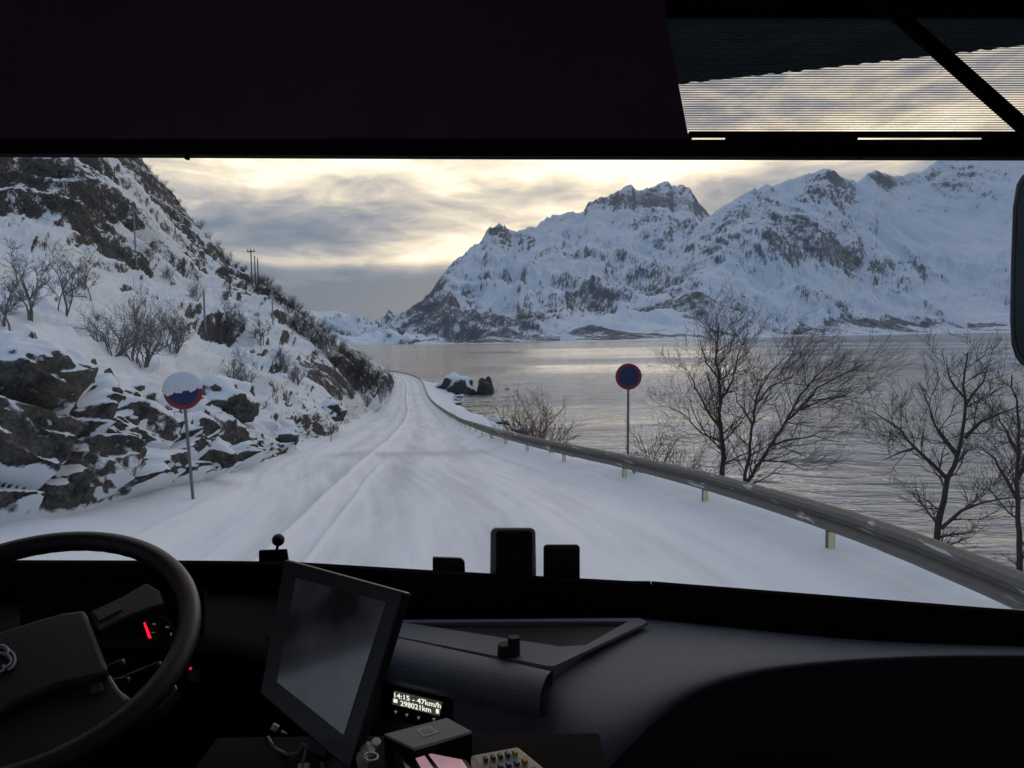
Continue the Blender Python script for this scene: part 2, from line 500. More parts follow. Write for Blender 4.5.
# ------------------------------------------------------------------ terrain by ridge columns
def resample_cols(cols, nu, nv, ucurve=None, rcurve=None):
    """cols: list of (param, [points]) -> dense grid, smooth in both directions"""
    P = np.array([[list(p) for p in c[1]] for c in cols])        # C,R,3
    cp = np.array([c[0] for c in cols], float)
    rr = np.linspace(0, P.shape[1] - 1, nv) if rcurve is None else rcurve
    uu = np.linspace(cp[0], cp[-1], nu) if ucurve is None else ucurve
    def herm(xk, yk, x):
        # monotone-ish catmull-rom along axis 0
        d = np.diff(xk)[:, None]; s_ = np.diff(yk.reshape(len(xk), -1), axis=0) / d
        m_ = np.zeros((len(xk), s_.shape[1])); m_[0] = s_[0]; m_[-1] = s_[-1]
        a, b = s_[:-1], s_[1:]
        m_[1:-1] = np.where(a * b > 0, 2 * a * b / np.where(np.abs(a + b) < 1e-9, 1, a + b), 0)
        i = np.clip(np.searchsorted(xk, x, side='right') - 1, 0, len(xk) - 2)
        h = (xk[i + 1] - xk[i]); t = ((x - xk[i]) / h)[:, None]; h = h[:, None]
        y = yk.reshape(len(xk), -1)
        return ((2*t**3 - 3*t**2 + 1) * y[i] + (t**3 - 2*t**2 + t) * h * m_[i] + (-2*t**3 + 3*t**2) * y[i+1] + (t**3 - t**2) * h * m_[i+1])
    A = herm(cp, P, uu).reshape(nu, P.shape[1], 3)
    B = herm(np.arange(P.shape[1]).astype(float), A.transpose(1, 0, 2), rr).reshape(len(rr), nu, 3).transpose(1, 0, 2)
    return uu, rr, B

def grid_obj(name, B, mat, rock):
    n, m_ = B.shape[:2]
    idx = np.arange(n * m_).reshape(n, m_)
    Fq = np.stack([idx[:-1, :-1], idx[1:, :-1], idx[1:, 1:], idx[:-1, 1:]], -1).reshape(-1, 4)
    o = mesh(name, B.reshape(-1, 3), Fq, mat, None, True)
    a = o.data.attributes.new('rock', 'FLOAT', 'POINT'); a.data.foreach_set('value', rock.ravel().astype(np.float32))
    return o

def normals(B):
    du = np.gradient(B, axis=0); dv = np.gradient(B, axis=1)
    N = np.cross(du, dv); N /= np.linalg.norm(N, axis=-1, keepdims=True) + 1e-9
    return N * np.sign(N[..., 2:3] + 1e-9)

def hillside():
    cols = []
    for k, Yb in enumerate((-40, -25, -12, -3, 3, 6.5)):
        x0 = float(xr(Yb)) - 11.3
        z0 = float(zg(Yb))
        cols.append((-700 + k * 100, [(x0, Yb, z0 - .3), (x0 - 1.3, Yb, z0 + 2.0), (x0 - 5, Yb, z0 + 3.3), (x0 - 13, Yb, z0 + 6.5), (x0 - 24, Yb, z0 + 14),
                                     (x0 - 32, Yb, z0 + 23), (x0 - 50, Yb, z0 + 32), (x0 - 80, Yb, z0 + 50), (x0 - 120, Yb, z0 + 46)]))
    C = {-100: [(548, 9.6), (392, 10.2), (320, 14), (270, 23), (180, 36), (120, 45), (80, 60), (-20, 95)],
         0: [(534, 10.4), (388, 11.5), (336, 16), (295, 26), (218, 42), (160, 50), (130, 70), (60, 110)],
         60: [(524, 11.4), (398, 12.6), (346, 18), (302, 28), (243, 45), (170, 56), (140, 80), (95, 130)],
         120: [(508, 13.2), (428, 14.2), (370, 20), (320, 32), (280, 50), (222, 60), (180, 95), (150, 140)],
         150: [(500, 14.5), (440, 15.5), (375, 21.5), (325, 34), (292, 52), (250, 68), (210, 100), (176, 140)],
         180: [(495, 15.8), (445, 17), (378, 24), (330, 36), (303, 55), (275, 75), (240, 105), (210, 140)],
         230: [(477, 19.5), (448, 21), (395, 27), (350, 42), (322, 60), (302, 80), (280, 110), (261, 140)],
         280: [(458, 26), (432, 28.5), (392, 37), (358, 50), (338, 70), (322, 92), (308, 115), (297, 140)],
         330: [(438, 40), (415, 44), (392, 52), (368, 65), (354, 85), (345, 105), (339, 122), (334, 142)],
         360: [(422, 68), (408, 72), (396, 80), (384, 92), (373, 105), (366, 118), (360, 130), (353, 145)],
         388: [(402, 128), (395, 132), (391, 138), (387, 144), (383, 150), (379, 157), (375, 165), (371, 175)]}
    for x, l_ in C.items():
        pts = [W(x, py, Y) for py, Y in l_]
        dirv = (pts[-1] - CAM); dirv.z = 0; dirv.normalize()
        pts.append(pts[-1] + dirv * 40 - Vector((0, 0, 12)))
        cols.append((x, pts))
    # the spur runs out beside the road
    e = []
    for i, (py, Y) in enumerate(C[388]):
        p = W(390 + i * .9, py, Y + 14); p.z = 1.6 - i * .1; e.append(p)
    e.append(e[-1] + Vector((-4, 40, -2)))
    cols.append((400, e))
    uc = np.concatenate([np.linspace(-700, -110, 90), np.linspace(-100, 190, 330), np.linspace(191, 400, 330)])
    uu, rr, B = resample_cols(cols, len(uc), 420, uc, np.concatenate([np.linspace(0, 1.8, 170), np.linspace(1.81, 8, 290)]))
    D = np.hypot(B[..., 0], B[..., 1])
    sc = np.clip(D / 22, .45, 5.0)                       # feature size grows with the slope's size
    X, Y, Z = B[..., 0], B[..., 1], B[..., 2]
    Rr = np.broadcast_to(rr[None, :], X.shape); Uu = np.broadcast_to(uu[:, None], X.shape)
    foot = sst(0, .35, Rr)
    ends = sst(400, 375, Uu)
    # coordinates along the rock layers (dipping down to the right)
    a = (X * .55 + Y * .35 + Z * .8); b = (X * .8 - Z * .55 - Y * .15)
    big = fbm(a * .09 + 3, b * .06, 4)
    r1 = ridged(b * .20 + 2, a * .26, 6, .58)
    r2 = ridged(X * .8 + Z * .5, Y * .5 + Z * 1.1, 5, .6)
    near = sst(34, 16, D)
    far = sst(250, 330, Uu)
    d1 = (1.0 * big * np.minimum(sc, 2.4) + .75 * (r1 - .45) * np.minimum(sc, 2.0)) * foot * ends * (1 - .55 * far)
    blk = ridged(X * .42 + 1, Y * .42 + Z * .55, 4, .55)
    d2 = (.45 * (blk - .35) + .10 * (r2 - .3)) * foot * near * sst(2.4, 1.3, Rr)
    wx_ = (Y * .75 + X * .45) * .62 + .25 * fbm(X * .5, Z * .5 + Y * .3, 3); wy_ = Z * .95 + .22 * wx_ + .25 * fbm(X * .6 + 4, Z * .6 + Y * .3, 3)
    f1, f2, cid = worley(wx_, wy_); g1, g2, cid2 = worley(wx_ * 2.3 + 7, wy_ * 2.3)
    cid = cid * sst(0, .22, f2 - f1) + .35 * sst(.22, 0, f2 - f1); cid2 = cid2 * sst(0, .3, g2 - g1) + .4 * sst(.3, 0, g2 - g1)
    wall = foot * sst(44, 26, D) * sst(1.9, 1.05, Rr)
    d2 = d2 + wall * (.80 * (cid - .5) - .16 * sst(.3, 0, f2 - f1) + .20 * (cid2 - .5))
    crest = sst(6.2, 7.0, Rr)
    d1 = d1 * (1 - .75 * crest)
    d3 = crest * ends * (1.5 * ridged(X * .11, Y * .11 + Z * .1, 5, .62) - .9) * (1 - .5 * far)
    # blocks: quantised steps make ledges on which the snow lies
    N = normals(B)
    B = B + N * (d1 + d2)[..., None]
    B[..., 2] += d3
    st = 2.3 * np.clip(sc, .5, 1.6)
    q = B[..., 2] / st + .8 * fbm(X * .10, Y * .10, 3)
    fr = q - np.floor(q)
    stepz = (sst(.25, .75, fr) - fr) * st * .55
    wgt = .35 * foot * ends * sst(.9, 1.3, Rr) * (1 - .6 * crest) * sst(-.2, .5, fbm(X * .07 + 9, Y * .07, 3))
    B[..., 2] += stepz * wgt
    # undulation of the snow itself
    N = normals(B)
    ang = N[..., 2]
    wl_ = sst(2.1, 1.3, Rr)
    ang = blur(ang, 2) * wl_ + blur(ang, 6) * (1 - wl_)
    px = Uu
    rk = .80 - .95 * sst(.25, .86, ang)
    rk = rk + (.07 + .30 * fbm(a * .30, b * .2, 5)) * sst(1.5, 3, Rr)
    rk = rk + near * sst(2.0, 1.0, Rr) * (.42 - .85 * sst(.30, .68, ang) + .55 * fbm(X * .45 + Z * .2, Y * .45 + Z * .5, 4))
    rk = rk + .18 * fbm(X * .12 + 4, Z * .2 + Y * .1, 4)
    def reg(u0, r0, su, sr, amp): return amp * np.exp(-.5 * (((px - u0) / su) ** 2 + ((Rr - r0) / sr) ** 2))
    rk = rk + reg(45, 4.7, 45, .5, .50) + reg(0, .6, 60, .45, .30) - reg(190, .9, 60, .8, .28) - reg(110, 1.0, 40, .35, .15) + reg(95, 4.4, 30, .35, .30) + reg(0, 2.9, 70, .12, .35) + reg(260, 2.7, 50, .22, .45) - reg(160, 4.8, 45, .8, .38) - reg(130, 6.0, 50, .6, .30)
    rk = rk + reg(320, 3.0, 18, .5, .45) + reg(200, 1.6, 25, .25, .35) + .22 * sst(5.2, 6.4, Rr) + reg(335, 5, 25, 2.0, .12) - reg(378, 1, 25, 2.5, .3) - reg(200, 2.6, 60, .5, .2) + reg(170, 6.3, 60, .6, .25)
    rk = rk - reg(60, 3.2, 90, .5, .35) - reg(240, 1.7, 50, .5, .30) - reg(150, 5.3, 30, .35, .35) - reg(290, 1.2, 30, .8, .15) - reg(120, 2.1, 90, .35, .3)
    rk = rk + sst(1.25, .8, Rr) * sst(.18, .32, Rr) * sst(215, 160, px) * .30
    rk = np.minimum(rk, .74) * sst(.02, .16, Rr)
    o = grid_obj('hillside', B, m_hill, rk)
    tag(o, 'steep rocky hillside under snow left of the road', kind='structure')
    return o
hill = hillside()
dg = None
def bvh(o):
    return BVHTree.FromPolygons([v_.co for v_ in o.data.vertices], [p.vertices for p in o.data.polygons])
hbvh = bvh(hill); gbvh = bvh(ground)
def on(bv, px, py):
    h = bv.ray_cast(CAM, ray(px, py).normalized())
    return h[0]
def down(bv, x, y):
    h = bv.ray_cast(Vector((x, y, 200)), Vector((0, 0, -1)))
    return h[0]

# ------------------------------------------------------------------ mountains
def mountain(name, label, crest, shoreY, crestY, seed, relief, regs, uc, rows=240, prof=None, end_l=None, basez=0, back=900, rockbase=.70, anglo=.36, anghi=.86):
    cx = [c[0] for c in crest]; cy = [c[1] for c in crest]
    cols = []
    xs = np.unique(np.concatenate([np.array(cx), np.linspace(cx[0], cx[-1], 60)]))
    prof = prof or [(0, 0), (.10, .035), (.3, .17), (.5, .38), (.7, .62), (.88, .86), (1, 1)]
    for x in xs:
        sy = shoreY(x); ky = crestY(x)
        top = W(x, float(np.interp(x, cx, cy)), ky)
        base = W(x, 333, sy); base.z = 0
        pts = []
        for t, h in prof:
            p = base.lerp(top, t); p.z = -2 + (top.z + 2) * h; pts.append(p)
        d = (top - CAM); d.z = 0; d.normalize()
        pts.append(top + d * back - Vector((0, 0, top.z * .35)))
        pts.append(top + d * back * 2.5 - Vector((0, 0, top.z * 1.05)))
        cols.append((x, pts))
    uu, rr, B = resample_cols(cols, len(uc), rows, uc)
    X, Y, Z = B[..., 0].copy(), B[..., 1].copy(), B[..., 2].copy()
    K = len(prof) - 1
    Rr = np.broadcast_to(rr[None, :], X.shape) / K
    Uu = np.broadcast_to(uu[:, None], X.shape)
    s = 1 / 520.
    wx = X + 90 * fbm(X * s + seed, Y * s, 3); wy = Y + 90 * fbm(X * s - seed, Y * s + 5, 3)
    # ribs run down the slope: stretched along Y (towards the viewer)
    rib = ridged((wx + .35 * wy) * s * 1.6 + seed, (wy - .25 * wx) * s * .8, 6, .55)
    roc = ridged(wx * s * 5 + seed * 2, wy * s * 3, 5, .58)
    big = fbm(wx * s * .6 + seed, wy * s * .5, 3)
    up = sst(.0, .3, Rr); cr = 1 - sst(.55, .90, Rr) * .97
    rough = .35 + .65 * sst(-.3, .4, big)
    PY = 384 + F * np.tan(R(-3.84) - np.arctan2(Z - CAM.z, np.hypot(Y, 0) + 1e-6) * 1.0) * 1.0 - 0.012 * (Uu - 512)
    dz = relief * (1.0 * (rib - .35) + .55 * big) * up * cr + relief * .40 * (roc - .3) * up * rough * (1 - .45 * sst(.85, 1, Rr))
    dz = dz + relief * .16 * (roc - .3) * sst(.55, .8, Rr) * (1 - sst(.95, 1.0, Rr))
    for (u0, r0, su, sr, amp, rki) in regs:
        gsn = np.exp(-.5 * (((Uu - u0) / su) ** 2 + ((PY - r0) / sr) ** 2))
        dz = dz + amp * gsn * cr
    B[..., 2] = np.where(Rr > 0.0, Z + dz, Z)
    if end_l is not None:
        B[..., 2] *= sst(end_l[0], end_l[1], Uu)
    N = normals(B)
    ang = N[..., 2]
    rk = rockbase - .95 * sst(anglo, anghi, ang) + .16 * (roc - .3) + .26 * fbm(X * s * 2 + 3, Y * s * 1.2, 4) * up
    for (u0, r0, su, sr, amp, rki) in regs:
        gsn = np.exp(-.5 * (((Uu - u0) / su) ** 2 + ((PY - r0) / sr) ** 2))
        rk = rk + rki * gsn
    # birch scrub: dark streaks low on the slopes
    scrub = sst(.20, .12, Rr) * sst(.01, .04, Rr)
    rk = rk + scrub * (.50 + .7 * fbm(X * .006, Y * .012 + Z * .05, 4))
    rk = np.minimum(rk, .80 + .3 * sst(.6, .9, Rr)) * sst(0, .015, Rr)
    o = grid_obj(name, B, m_mtn, rk)
    tag(o, label, kind='structure')
    return o

def shY(x): return float(np.interp(x, [300, 400, 560, 700, 800, 980, 1500], [1050, 1080, 1150, 1300, 1750, 2267, 2400]))
crest2 = [(300, 345), (345, 335), (372, 327), (392, 321), (408, 315), (420, 305), (430, 296), (440, 281), (449, 270), (458, 262), (470, 253), (478, 247), (483, 241), (487, 235), (493, 230), (499, 229), (505, 231),
          (511, 235), (520, 234), (532, 231), (542, 225), (552, 220), (566, 217), (583, 215), (589, 207), (598, 203), (607, 200), (614, 197), (620, 192), (625, 189), (631, 189), (636, 193), (645, 193), (654, 190),
          (660, 187), (668, 185), (674, 190), (680, 189), (688, 191), (694, 197), (699, 206), (704, 213), (712, 218), (722, 224), (760, 245), (800, 262), (860, 290), (940, 315)]
m2 = mountain('snowy_mountain', 'snow streaked mountain across the fjord with a craggy double summit', crest2, shY,
              lambda x: float(np.interp(x, [300, 400, 460, 560, 650, 760, 940], [2100, 2500, 3100, 4100, 4600, 4500, 3800])), 3.7, 80,
              [(441, 288, 13, 17, 40, .55), (456, 272, 10, 8, 0, .3), (497, 233, 8, 4, 0, .9), (486, 246, 8, 4, 0, .3), (622, 204, 24, 9, 0, .62), (668, 200, 28, 12, 0, .66), (698, 212, 10, 7, 0, .4),
               (672, 240, 26, 8, 50, .55), (640, 232, 16, 5, 0, .3), (540, 250, 26, 6, 25, .45), (585, 258, 24, 5, 0, .3), (545, 232, 40, 4, 0, -.3), (640, 222, 60, 3, 0, -.5), (600, 280, 45, 9, -20, -.35), (500, 285, 34, 14, -20, -.2),
               (455, 324, 60, 9, 0, .75), (540, 317, 36, 7, 0, .8), (590, 300, 28, 8, 0, .75), (632, 286, 26, 9, 0, .7), (675, 272, 26, 10, 0, .7), (500, 336, 150, 3, 0, .6), (620, 318, 60, 4, 0, -.2), (420, 322, 30, 6, 0, .4)],
              np.linspace(300, 940, 620), rows=300, end_l=(296, 330))
crest1 = [(560, 338), (600, 322), (640, 296), (670, 262), (697, 228), (708, 219), (720, 211), (735, 201), (748, 194), (762, 189), (780, 185), (795, 180), (808, 176), (818, 172), (825, 170), (833, 172), (840, 178), (850, 181),
          (856, 184), (863, 180), (868, 175), (875, 172), (882, 174), (892, 178), (905, 177), (918, 174), (930, 168), (945, 158), (965, 150), (990, 143), (1030, 138), (1090, 146), (1180, 150), (1300, 170), (1500, 200)]
m1 = mountain('broad_mountain', 'broad blue white mountain filling the right side across the fjord', crest1, lambda x: shY(x) * .985,
              lambda x: float(np.interp(x, [560, 700, 830, 950, 1100, 1500], [2400, 3000, 3500, 4200, 4200, 4000])), 9.2, 62,
              [(814, 194, 20, 9, 20, .55), (827, 175, 10, 3, 0, .8), (700, 272, 12, 14, 10, .5), (720, 247, 11, 10, 10, .55), (742, 220, 15, 10, 10, .5), (775, 205, 20, 6, 0, .3),
               (803, 238, 34, 18, 50, .55), (832, 262, 30, 11, 40, .55), (785, 268, 24, 11, 20, .4), (868, 240, 14, 14, 0, .2), (875, 178, 12, 5, 0, .7), (894, 184, 8, 4, 0, .4), (955, 183, 28, 9, 20, .65), (985, 172, 20, 8, 0, .3),
               (770, 288, 50, 5, -10, -.35), (925, 235, 50, 26, -20, -.4), (985, 260, 50, 30, 0, -.3), (897, 272, 26, 7, 10, .5), (925, 285, 22, 5, 0, .3), (745, 300, 24, 6, 5, .5), (690, 308, 24, 13, 0, .7), (640, 312, 30, 12, 0, .6), (830, 326, 110, 2.5, 0, .8)],
              np.concatenate([np.linspace(560, 1040, 560), np.linspace(1044, 1500, 80)]), rows=300)
# mountains turn the corner out of the frame on the right, and low hills close the fjord's end on the left
crest3 = [(120, 300), (200, 296), (280, 306), (318, 312), (335, 311), (348, 315), (360, 319), (375, 322), (392, 322), (410, 319), (430, 322), (460, 328), (520, 336)]
m3 = mountain('distant_hills', 'low hazy snow hills at the far end of the fjord', crest3, lambda x: 1400.0 + (x - 300) * 1.0, lambda x: 5200.0, 1.3, 14,
              [], np.linspace(120, 520, 240), rows=120, rockbase=.50)

# ------------------------------------------------------------------ water
def water():
    S = 7000
    o = mesh('water', [(-S, -S, 0), (S, -S, 0), (S, S, 0), (-S, S, 0)], [(0, 1, 2, 3)], None)
    mt = bpy.data.materials.new('fjord_water'); mt.use_nodes = True
    q = NG(mt.node_tree); b = mt.node_tree.nodes['Principled BSDF']
    b.inputs['Base Color'].default_value = (.018, .032, .042, 1)
    b.inputs['Roughness'].default_value = .12
    b.inputs['IOR'].default_value = 5.5
    t = q.n('ShaderNodeTexCoord')
    mp = q.n('ShaderNodeMapping'); q.l(t.outputs['Object'], mp.inputs[0]); mp.inputs['Scale'].default_value = (.55, 1.25, 1); mp.inputs['Rotation'].default_value = (0, 0, R(-12))
    w0 = q.noise(mp.outputs[0], .07, 3, .5, .5)
    w1 = q.noise(mp.outputs[0], .34, 3, .55, .5)
    w2 = q.noise(mp.outputs[0], 1.5, 4, .6, .3)
    # calm streaks and wind-ruffled patches
    mp2 = q.n('ShaderNodeMapping'); q.l(t.outputs['Object'], mp2.inputs[0]); mp2.inputs['Scale'].default_value = (.0016, .0075, 1); mp2.inputs['Rotation'].default_value = (0, 0, R(-6))
    pt = q.noise(mp2.outputs[0], 1.0, 4, .5, .4)
    st = q.mr(pt, .40, .58, .12, 1.0, True)
    bp = q.n('ShaderNodeBump'); bp.inputs['Distance'].default_value = 2.3
    q.l(st, bp.inputs['Strength'])
    q.l(q.m('ADD', q.m('MULTIPLY_ADD', w0, 2.6, w1), q.m('MULTIPLY', w2, .26)), bp.inputs['Height'])
    q.l(bp.outputs[0], b.inputs['Normal'])
    o.data.materials.append(mt)
    tag(o, 'rippled grey and peach fjord water', kind='structure')
water()
#PART2
# ------------------------------------------------------------------ haze
hz = MB()
hz.box((0, 0, 580), (14100, 14100, 1164))
m_haze = bpy.data.materials.new('haze'); m_haze.use_nodes = True
nt = m_haze.node_tree
nt.nodes.remove(nt.nodes['Principled BSDF'])
pv = nt.nodes.new('ShaderNodeVolumePrincipled')
pv.inputs['Color'].default_value = (.86, .93, 1.0, 1)
pv.inputs['Density'].default_value = HAZE
nt.links.new(pv.outputs[0], nt.nodes['Material Output'].inputs['Volume'])
if HAZE > 0:
    tag(hz.build('haze', m_haze), 'thin bluish winter haze over the fjord', kind='stuff')

# ------------------------------------------------------------------ guard rail
def guardrail():
    root = empty('guardrail', (float(xr(6)), 6, float(zg(6))))
    prof = [(.0, -.155), (.03, -.152), (.075, -.11), (.083, -.08), (.075, -.05), (.022, -.018), (.022, .018), (.075, .05), (.083, .08), (.075, .11), (.03, .152), (0, .155),
            (-.006, .15), (.022, .145), (.067, .105), (.075, .08), (.067, .057), (.014, .02), (.014, -.02), (.067, -.057), (.075, -.08), (.067, -.105), (.022, -.145), (-.006, -.15)]
    ys = np.concatenate([np.arange(-20, 60, 1.0), np.arange(60, 285, 2.0)])
    rows = []
    for y in ys:
        d = Vector((float(xr(y + .5) - xr(y - .5)), 1.0, 0)).normalized()
        nrm = Vector((-d.y, d.x, 0))
        z = float(zg(y)) + .6
        rows.append([Vector((float(xr(y)), y, z)) + nrm * o_ + Vector((0, 0, h)) for o_, h in prof])
    m = MB().grid(rows, close=True)
    mt = bpy.data.materials.new('galvanised_rail_with_snow'); mt.use_nodes = True
    q = NG(mt.node_tree); b = mt.node_tree.nodes['Principled BSDF']
    t = q.n('ShaderNodeTexCoord')
    mp = q.n('ShaderNodeMapping'); q.l(t.outputs['Object'], mp.inputs[0]); mp.inputs['Scale'].default_value = (.6, .6, 5)
    n_ = q.noise(mp.outputs[0], 1.7, 6, .62); n2_ = q.noise(t.outputs['Object'], 14, 5, .6)
    c = q.mix(n2_, (.085, .082, .075, 1), (.17, .165, .15, 1))
    c = q.mix(q.mr(n_, .60, .66, 0, .8), c, (.72, .74, .77, 1))
    q.l(c, b.inputs['Base Color']); b.inputs['Roughness'].default_value = .6; b.inputs['Metallic'].default_value = .1
    m.build('rail_beam', mt, root)
    m_yel = pmat('pale_yellow_reflector', (.88, .78, .42), .5)
    k = 0
    y = -6.5
    while y < 236:
        x = float(xr(y)); z = float(zg(y))
        p = MB().box((x + .05, y, z + .15), (.09, .06, 1.0))
        p.box((x + .01, y, z + .6), (.03, .10, .18))
        po = p.build('post', m_post, root)
        if y < 62:
            MB().box((x + .05, y - .036, z + .27), (.07, .012, .30)).build('reflector', m_yel, po)
        y += 3.8; k += 1
    tag(root, 'long galvanised steel guardrail with snow patches curving along the road edge', 'guardrail')
guardrail()

# ------------------------------------------------------------------ rocks
from mathutils import noise as mn
import bmesh
def rock(name, c, dims, seed, label, group=None, snowy=.6, sub=4, sharp=.5):
    bm = bmesh.new()
    bmesh.ops.create_icosphere(bm, subdivisions=sub, radius=1)
    off = Vector((seed * 3.1, seed * 1.7, seed * .9))
    for v_ in bm.verts:
        p = v_.co.copy()
        n_ = mn.fractal(p * 1.1 + off, .9, 2.1, 6) * sharp
        cell = mn.voronoi(p * 1.3 + off)[0][0]
        p *= 1 + n_ * .45 - cell * .35
        # flattened facets
        v_.co = Vector((p.x * dims[0], p.y * dims[1], max(p.z, -.6) * dims[2]))
    me = bpy.data.meshes.new(name); bm.to_mesh(me); bm.free()
    me.materials.append(m_hill)
    for p in me.polygons: p.use_smooth = True
    a = me.attributes.new('rock', 'FLOAT', 'POINT')
    nz = [v_.normal.z for v_ in me.vertices]
    a.data.foreach_set('value', [float(1.15 - snowy * 1.5 * max(0, min(1, (z - .1) / .7))) for z in nz])
    o = bpy.data.objects.new(name, me); COL.objects.link(o)
    o.location = c
    tag(o, label, 'rock', group)
    return o
rc = W(454, 386, 172); rc.z = 1.0
rock('shore_rock', rc, (5.6, 4.2, 5.0), 2.3, 'large snow capped rock at the tip of the shore beyond the guardrail', snowy=.8)
rc = W(485, 386, 172); rc.z = 1.0
rock('boulder', rc, (2.3, 1.9, 3.7), 5.1, 'dark upright boulder standing alone in the water with a little snow on top', snowy=.3)
for i, (px, py, s_) in enumerate([(437, 384, 1.0), (446, 392, .9), (466, 391, 1.1), (459, 397, .9), (456, 404, 1.0), (461, 409, .8), (507, 389, .5), (470, 420, 1.2), (497, 424, 1.8), (482, 421, 1.4), (521, 431, 1.3)]):
    p = WZ(px, py, .1)
    rock('waterline_rock', p, (s_ * 1.3, s_, s_ * .6), i * 1.37 + 8, 'low dark rock with patches of snow along the waterline', 'small rocks along the waterline', .55, 3)
# fallen blocks by the left verge
for i, (px, py, Y, s_, lb) in enumerate([(285, 438, 30, .55, 'single dark stone poking out of the snow slope left of the road'),
                                      (222, 405, 24, 1.25, 'dark snow capped rock block behind the snow covered sign'),
                                      (328, 412, 43, 1.2, 'dark rock slab in the snow slope above the road stake'),
                                      (205, 455, 18.5, .75, 'brown rock at the slope foot right of the snow covered sign post')]):
    p = on(hbvh, px, py) or W(px, py, Y)
    rock('slope_rock', p, (s_ * 1.1, s_, s_ * .8), i * 2.3 + 1.1, lb, None, .75)

# ------------------------------------------------------------------ bare trees and shrubs
def grow(m, p, d, L, r, lev, rnd, maxlev, droop=.0, wind=None, kids=(5, 8), seg=6, spread=.75, n=None, twist=.16):
    n = n or (6 if r > .03 else (4 if r > .012 else 3))
    pts = [(p.copy(), r)]
    q = p.copy(); dd = d.copy()
    sl_ = L / seg
    for i in range(seg):
        dd = dd + Vector((rnd.gauss(0, twist), rnd.gauss(0, twist), rnd.gauss(0, twist * .7)))
        if wind is not None: dd += wind * .05 * lev
        dd.z += (.07 if lev > 0 else .02) - droop * lev
        dd.normalize()
        q = q + dd * sl_
        rr_ = r * (1 - .8 * (i + 1) / seg)
        m.tube(pts[-1][0], q, pts[-1][1], max(rr_, .0022), n, False)
        pts.append((q.copy(), max(rr_, .0022)))
        if lev < maxlev and (i >= 1 or lev > 0):
            nk = rnd.randint(*kids) / (seg - 1)
            c_ = int(nk) + (rnd.random() < nk - int(nk))
            for k in range(c_):
                t = rnd.random()
                st_ = pts[-2][0].lerp(pts[-1][0], t)
                side = Vector((rnd.gauss(0, 1), rnd.gauss(0, 1), rnd.gauss(.1, .6)))
                side -= side.dot(dd) * dd
                if side.length < .01: continue
                nd = (dd * (1 - spread * .55) + side.normalized() * spread).normalized()
                yield (st_, nd, L * rnd.uniform(.42, .68) * (1 - .35 * i / seg), rr_ * .62 + .0012, lev + 1)

def growall(stems, rnd, maxlev, thr=.02, minr=.0022, **kw):
    tr, cr = MB(), MB()
    st = [(s_[0], s_[1], s_[2], s_[3], 0) for s_ in stems]
    while st:
        p, d, L, r, lev = st.pop()
        m_ = tr if lev == 0 else cr
        for c in grow(m_, p, d, L, r, lev, rnd, maxlev, **kw): st.append(c)
        if len(cr.v) > 260000: break
    return tr, cr

def tree(name, base, stems, seed, label, maxlev=3, mat=None, mat2=None, group=None, cat='tree', **kw):
    rnd = random.Random(seed)
    tr, cr = growall([(Vector((0, 0, 0)) + Vector(o_), Vector(d).normalized(), L, r) for o_, d, L, r in stems], rnd, maxlev, **kw)
    root = empty(name, base)
    for mm, nm, mt in ((tr, 'trunk', mat or m_bark), (cr, 'crown', mat2 or m_twig)):
        o = mesh(nm, mm.v, mm.f, mt, root)
    tag(root, label, cat, group)
    return root

def limb_tree(limbs, seed, label, kids=1.0, wind=None, L0=1.5, maxlev=3):
    limbs = [(a, b * .60, c) for a, b, c in limbs]; L0 *= 1.15
    """limbs: (depth, radius at the foot, picture polyline from foot to tip); the first limb is the trunk and roots in the bank"""
    rnd = random.Random(seed)
    p0 = W(*limbs[0][2][0], limbs[0][0]); g0 = down(gbvh, p0.x, p0.y)
    base = Vector((p0.x, p0.y, g0.z - .25))
    tr, cr = MB(), MB(); st = []
    for li, (Y, r0, pl) in enumerate(limbs):
        P = [W(x, y, Y + .10 * k * (1 if li % 2 else -1)) - base for k, (x, y) in enumerate(pl)]
        if abs(pl[0][1] - limbs[0][2][0][1]) < 12: P = [Vector((P[0].x * .5, 0, 0)) if li else Vector((0, 0, 0))] + P
        # refine
        Q = []
        for a, b_ in zip(P[:-1], P[1:]):
            n_ = max(2, int((b_ - a).length / .16))
            for k in range(n_): Q.append(a.lerp(b_, k / n_) + Vector((rnd.gauss(0, .009), rnd.gauss(0, .02), rnd.gauss(0, .006))))
        Q.append(P[-1])
        N_ = len(Q) - 1
        for k in range(N_):
            f0, f1 = k / N_, (k + 1) / N_
            ra, rb = r0 * (1 - .88 * f0), r0 * (1 - .88 * f1)
            (tr if li == 0 else cr).tube(Q[k], Q[k + 1], ra, rb, 8 if r0 > .04 else 5, k == 0)
            if f0 > (.30 if abs(pl[0][1] - limbs[0][2][0][1]) < 12 else .08) and rnd.random() < .95 * kids:
                dd = (Q[k + 1] - Q[k]).normalized()
                side = Vector((rnd.gauss(0, 1), rnd.gauss(0, .8), rnd.gauss(.15, .6))); side -= side.dot(dd) * dd
                if side.length > .05:
                    st.append((Q[k], (dd * .6 + side.normalized() * .75).normalized(), L0 * rnd.uniform(.6, 1.1) * (1.15 - .65 * f0), rb * .34 + .003, 1))
    while st:
        p, d, L, r, lev = st.pop()
        for c in grow(cr, p, d, L, r, lev, rnd, maxlev, wind=wind, kids=(4, 7), spread=.55, twist=.15): st.append(c)
        if len(cr.v) > 300000: break
    root = empty('bare_tree', base)
    mesh('trunk', tr.v, tr.f, m_bark, root, True); mesh('crown', cr.v, cr.f, m_twig, root)
    tag(root, label, 'tree')
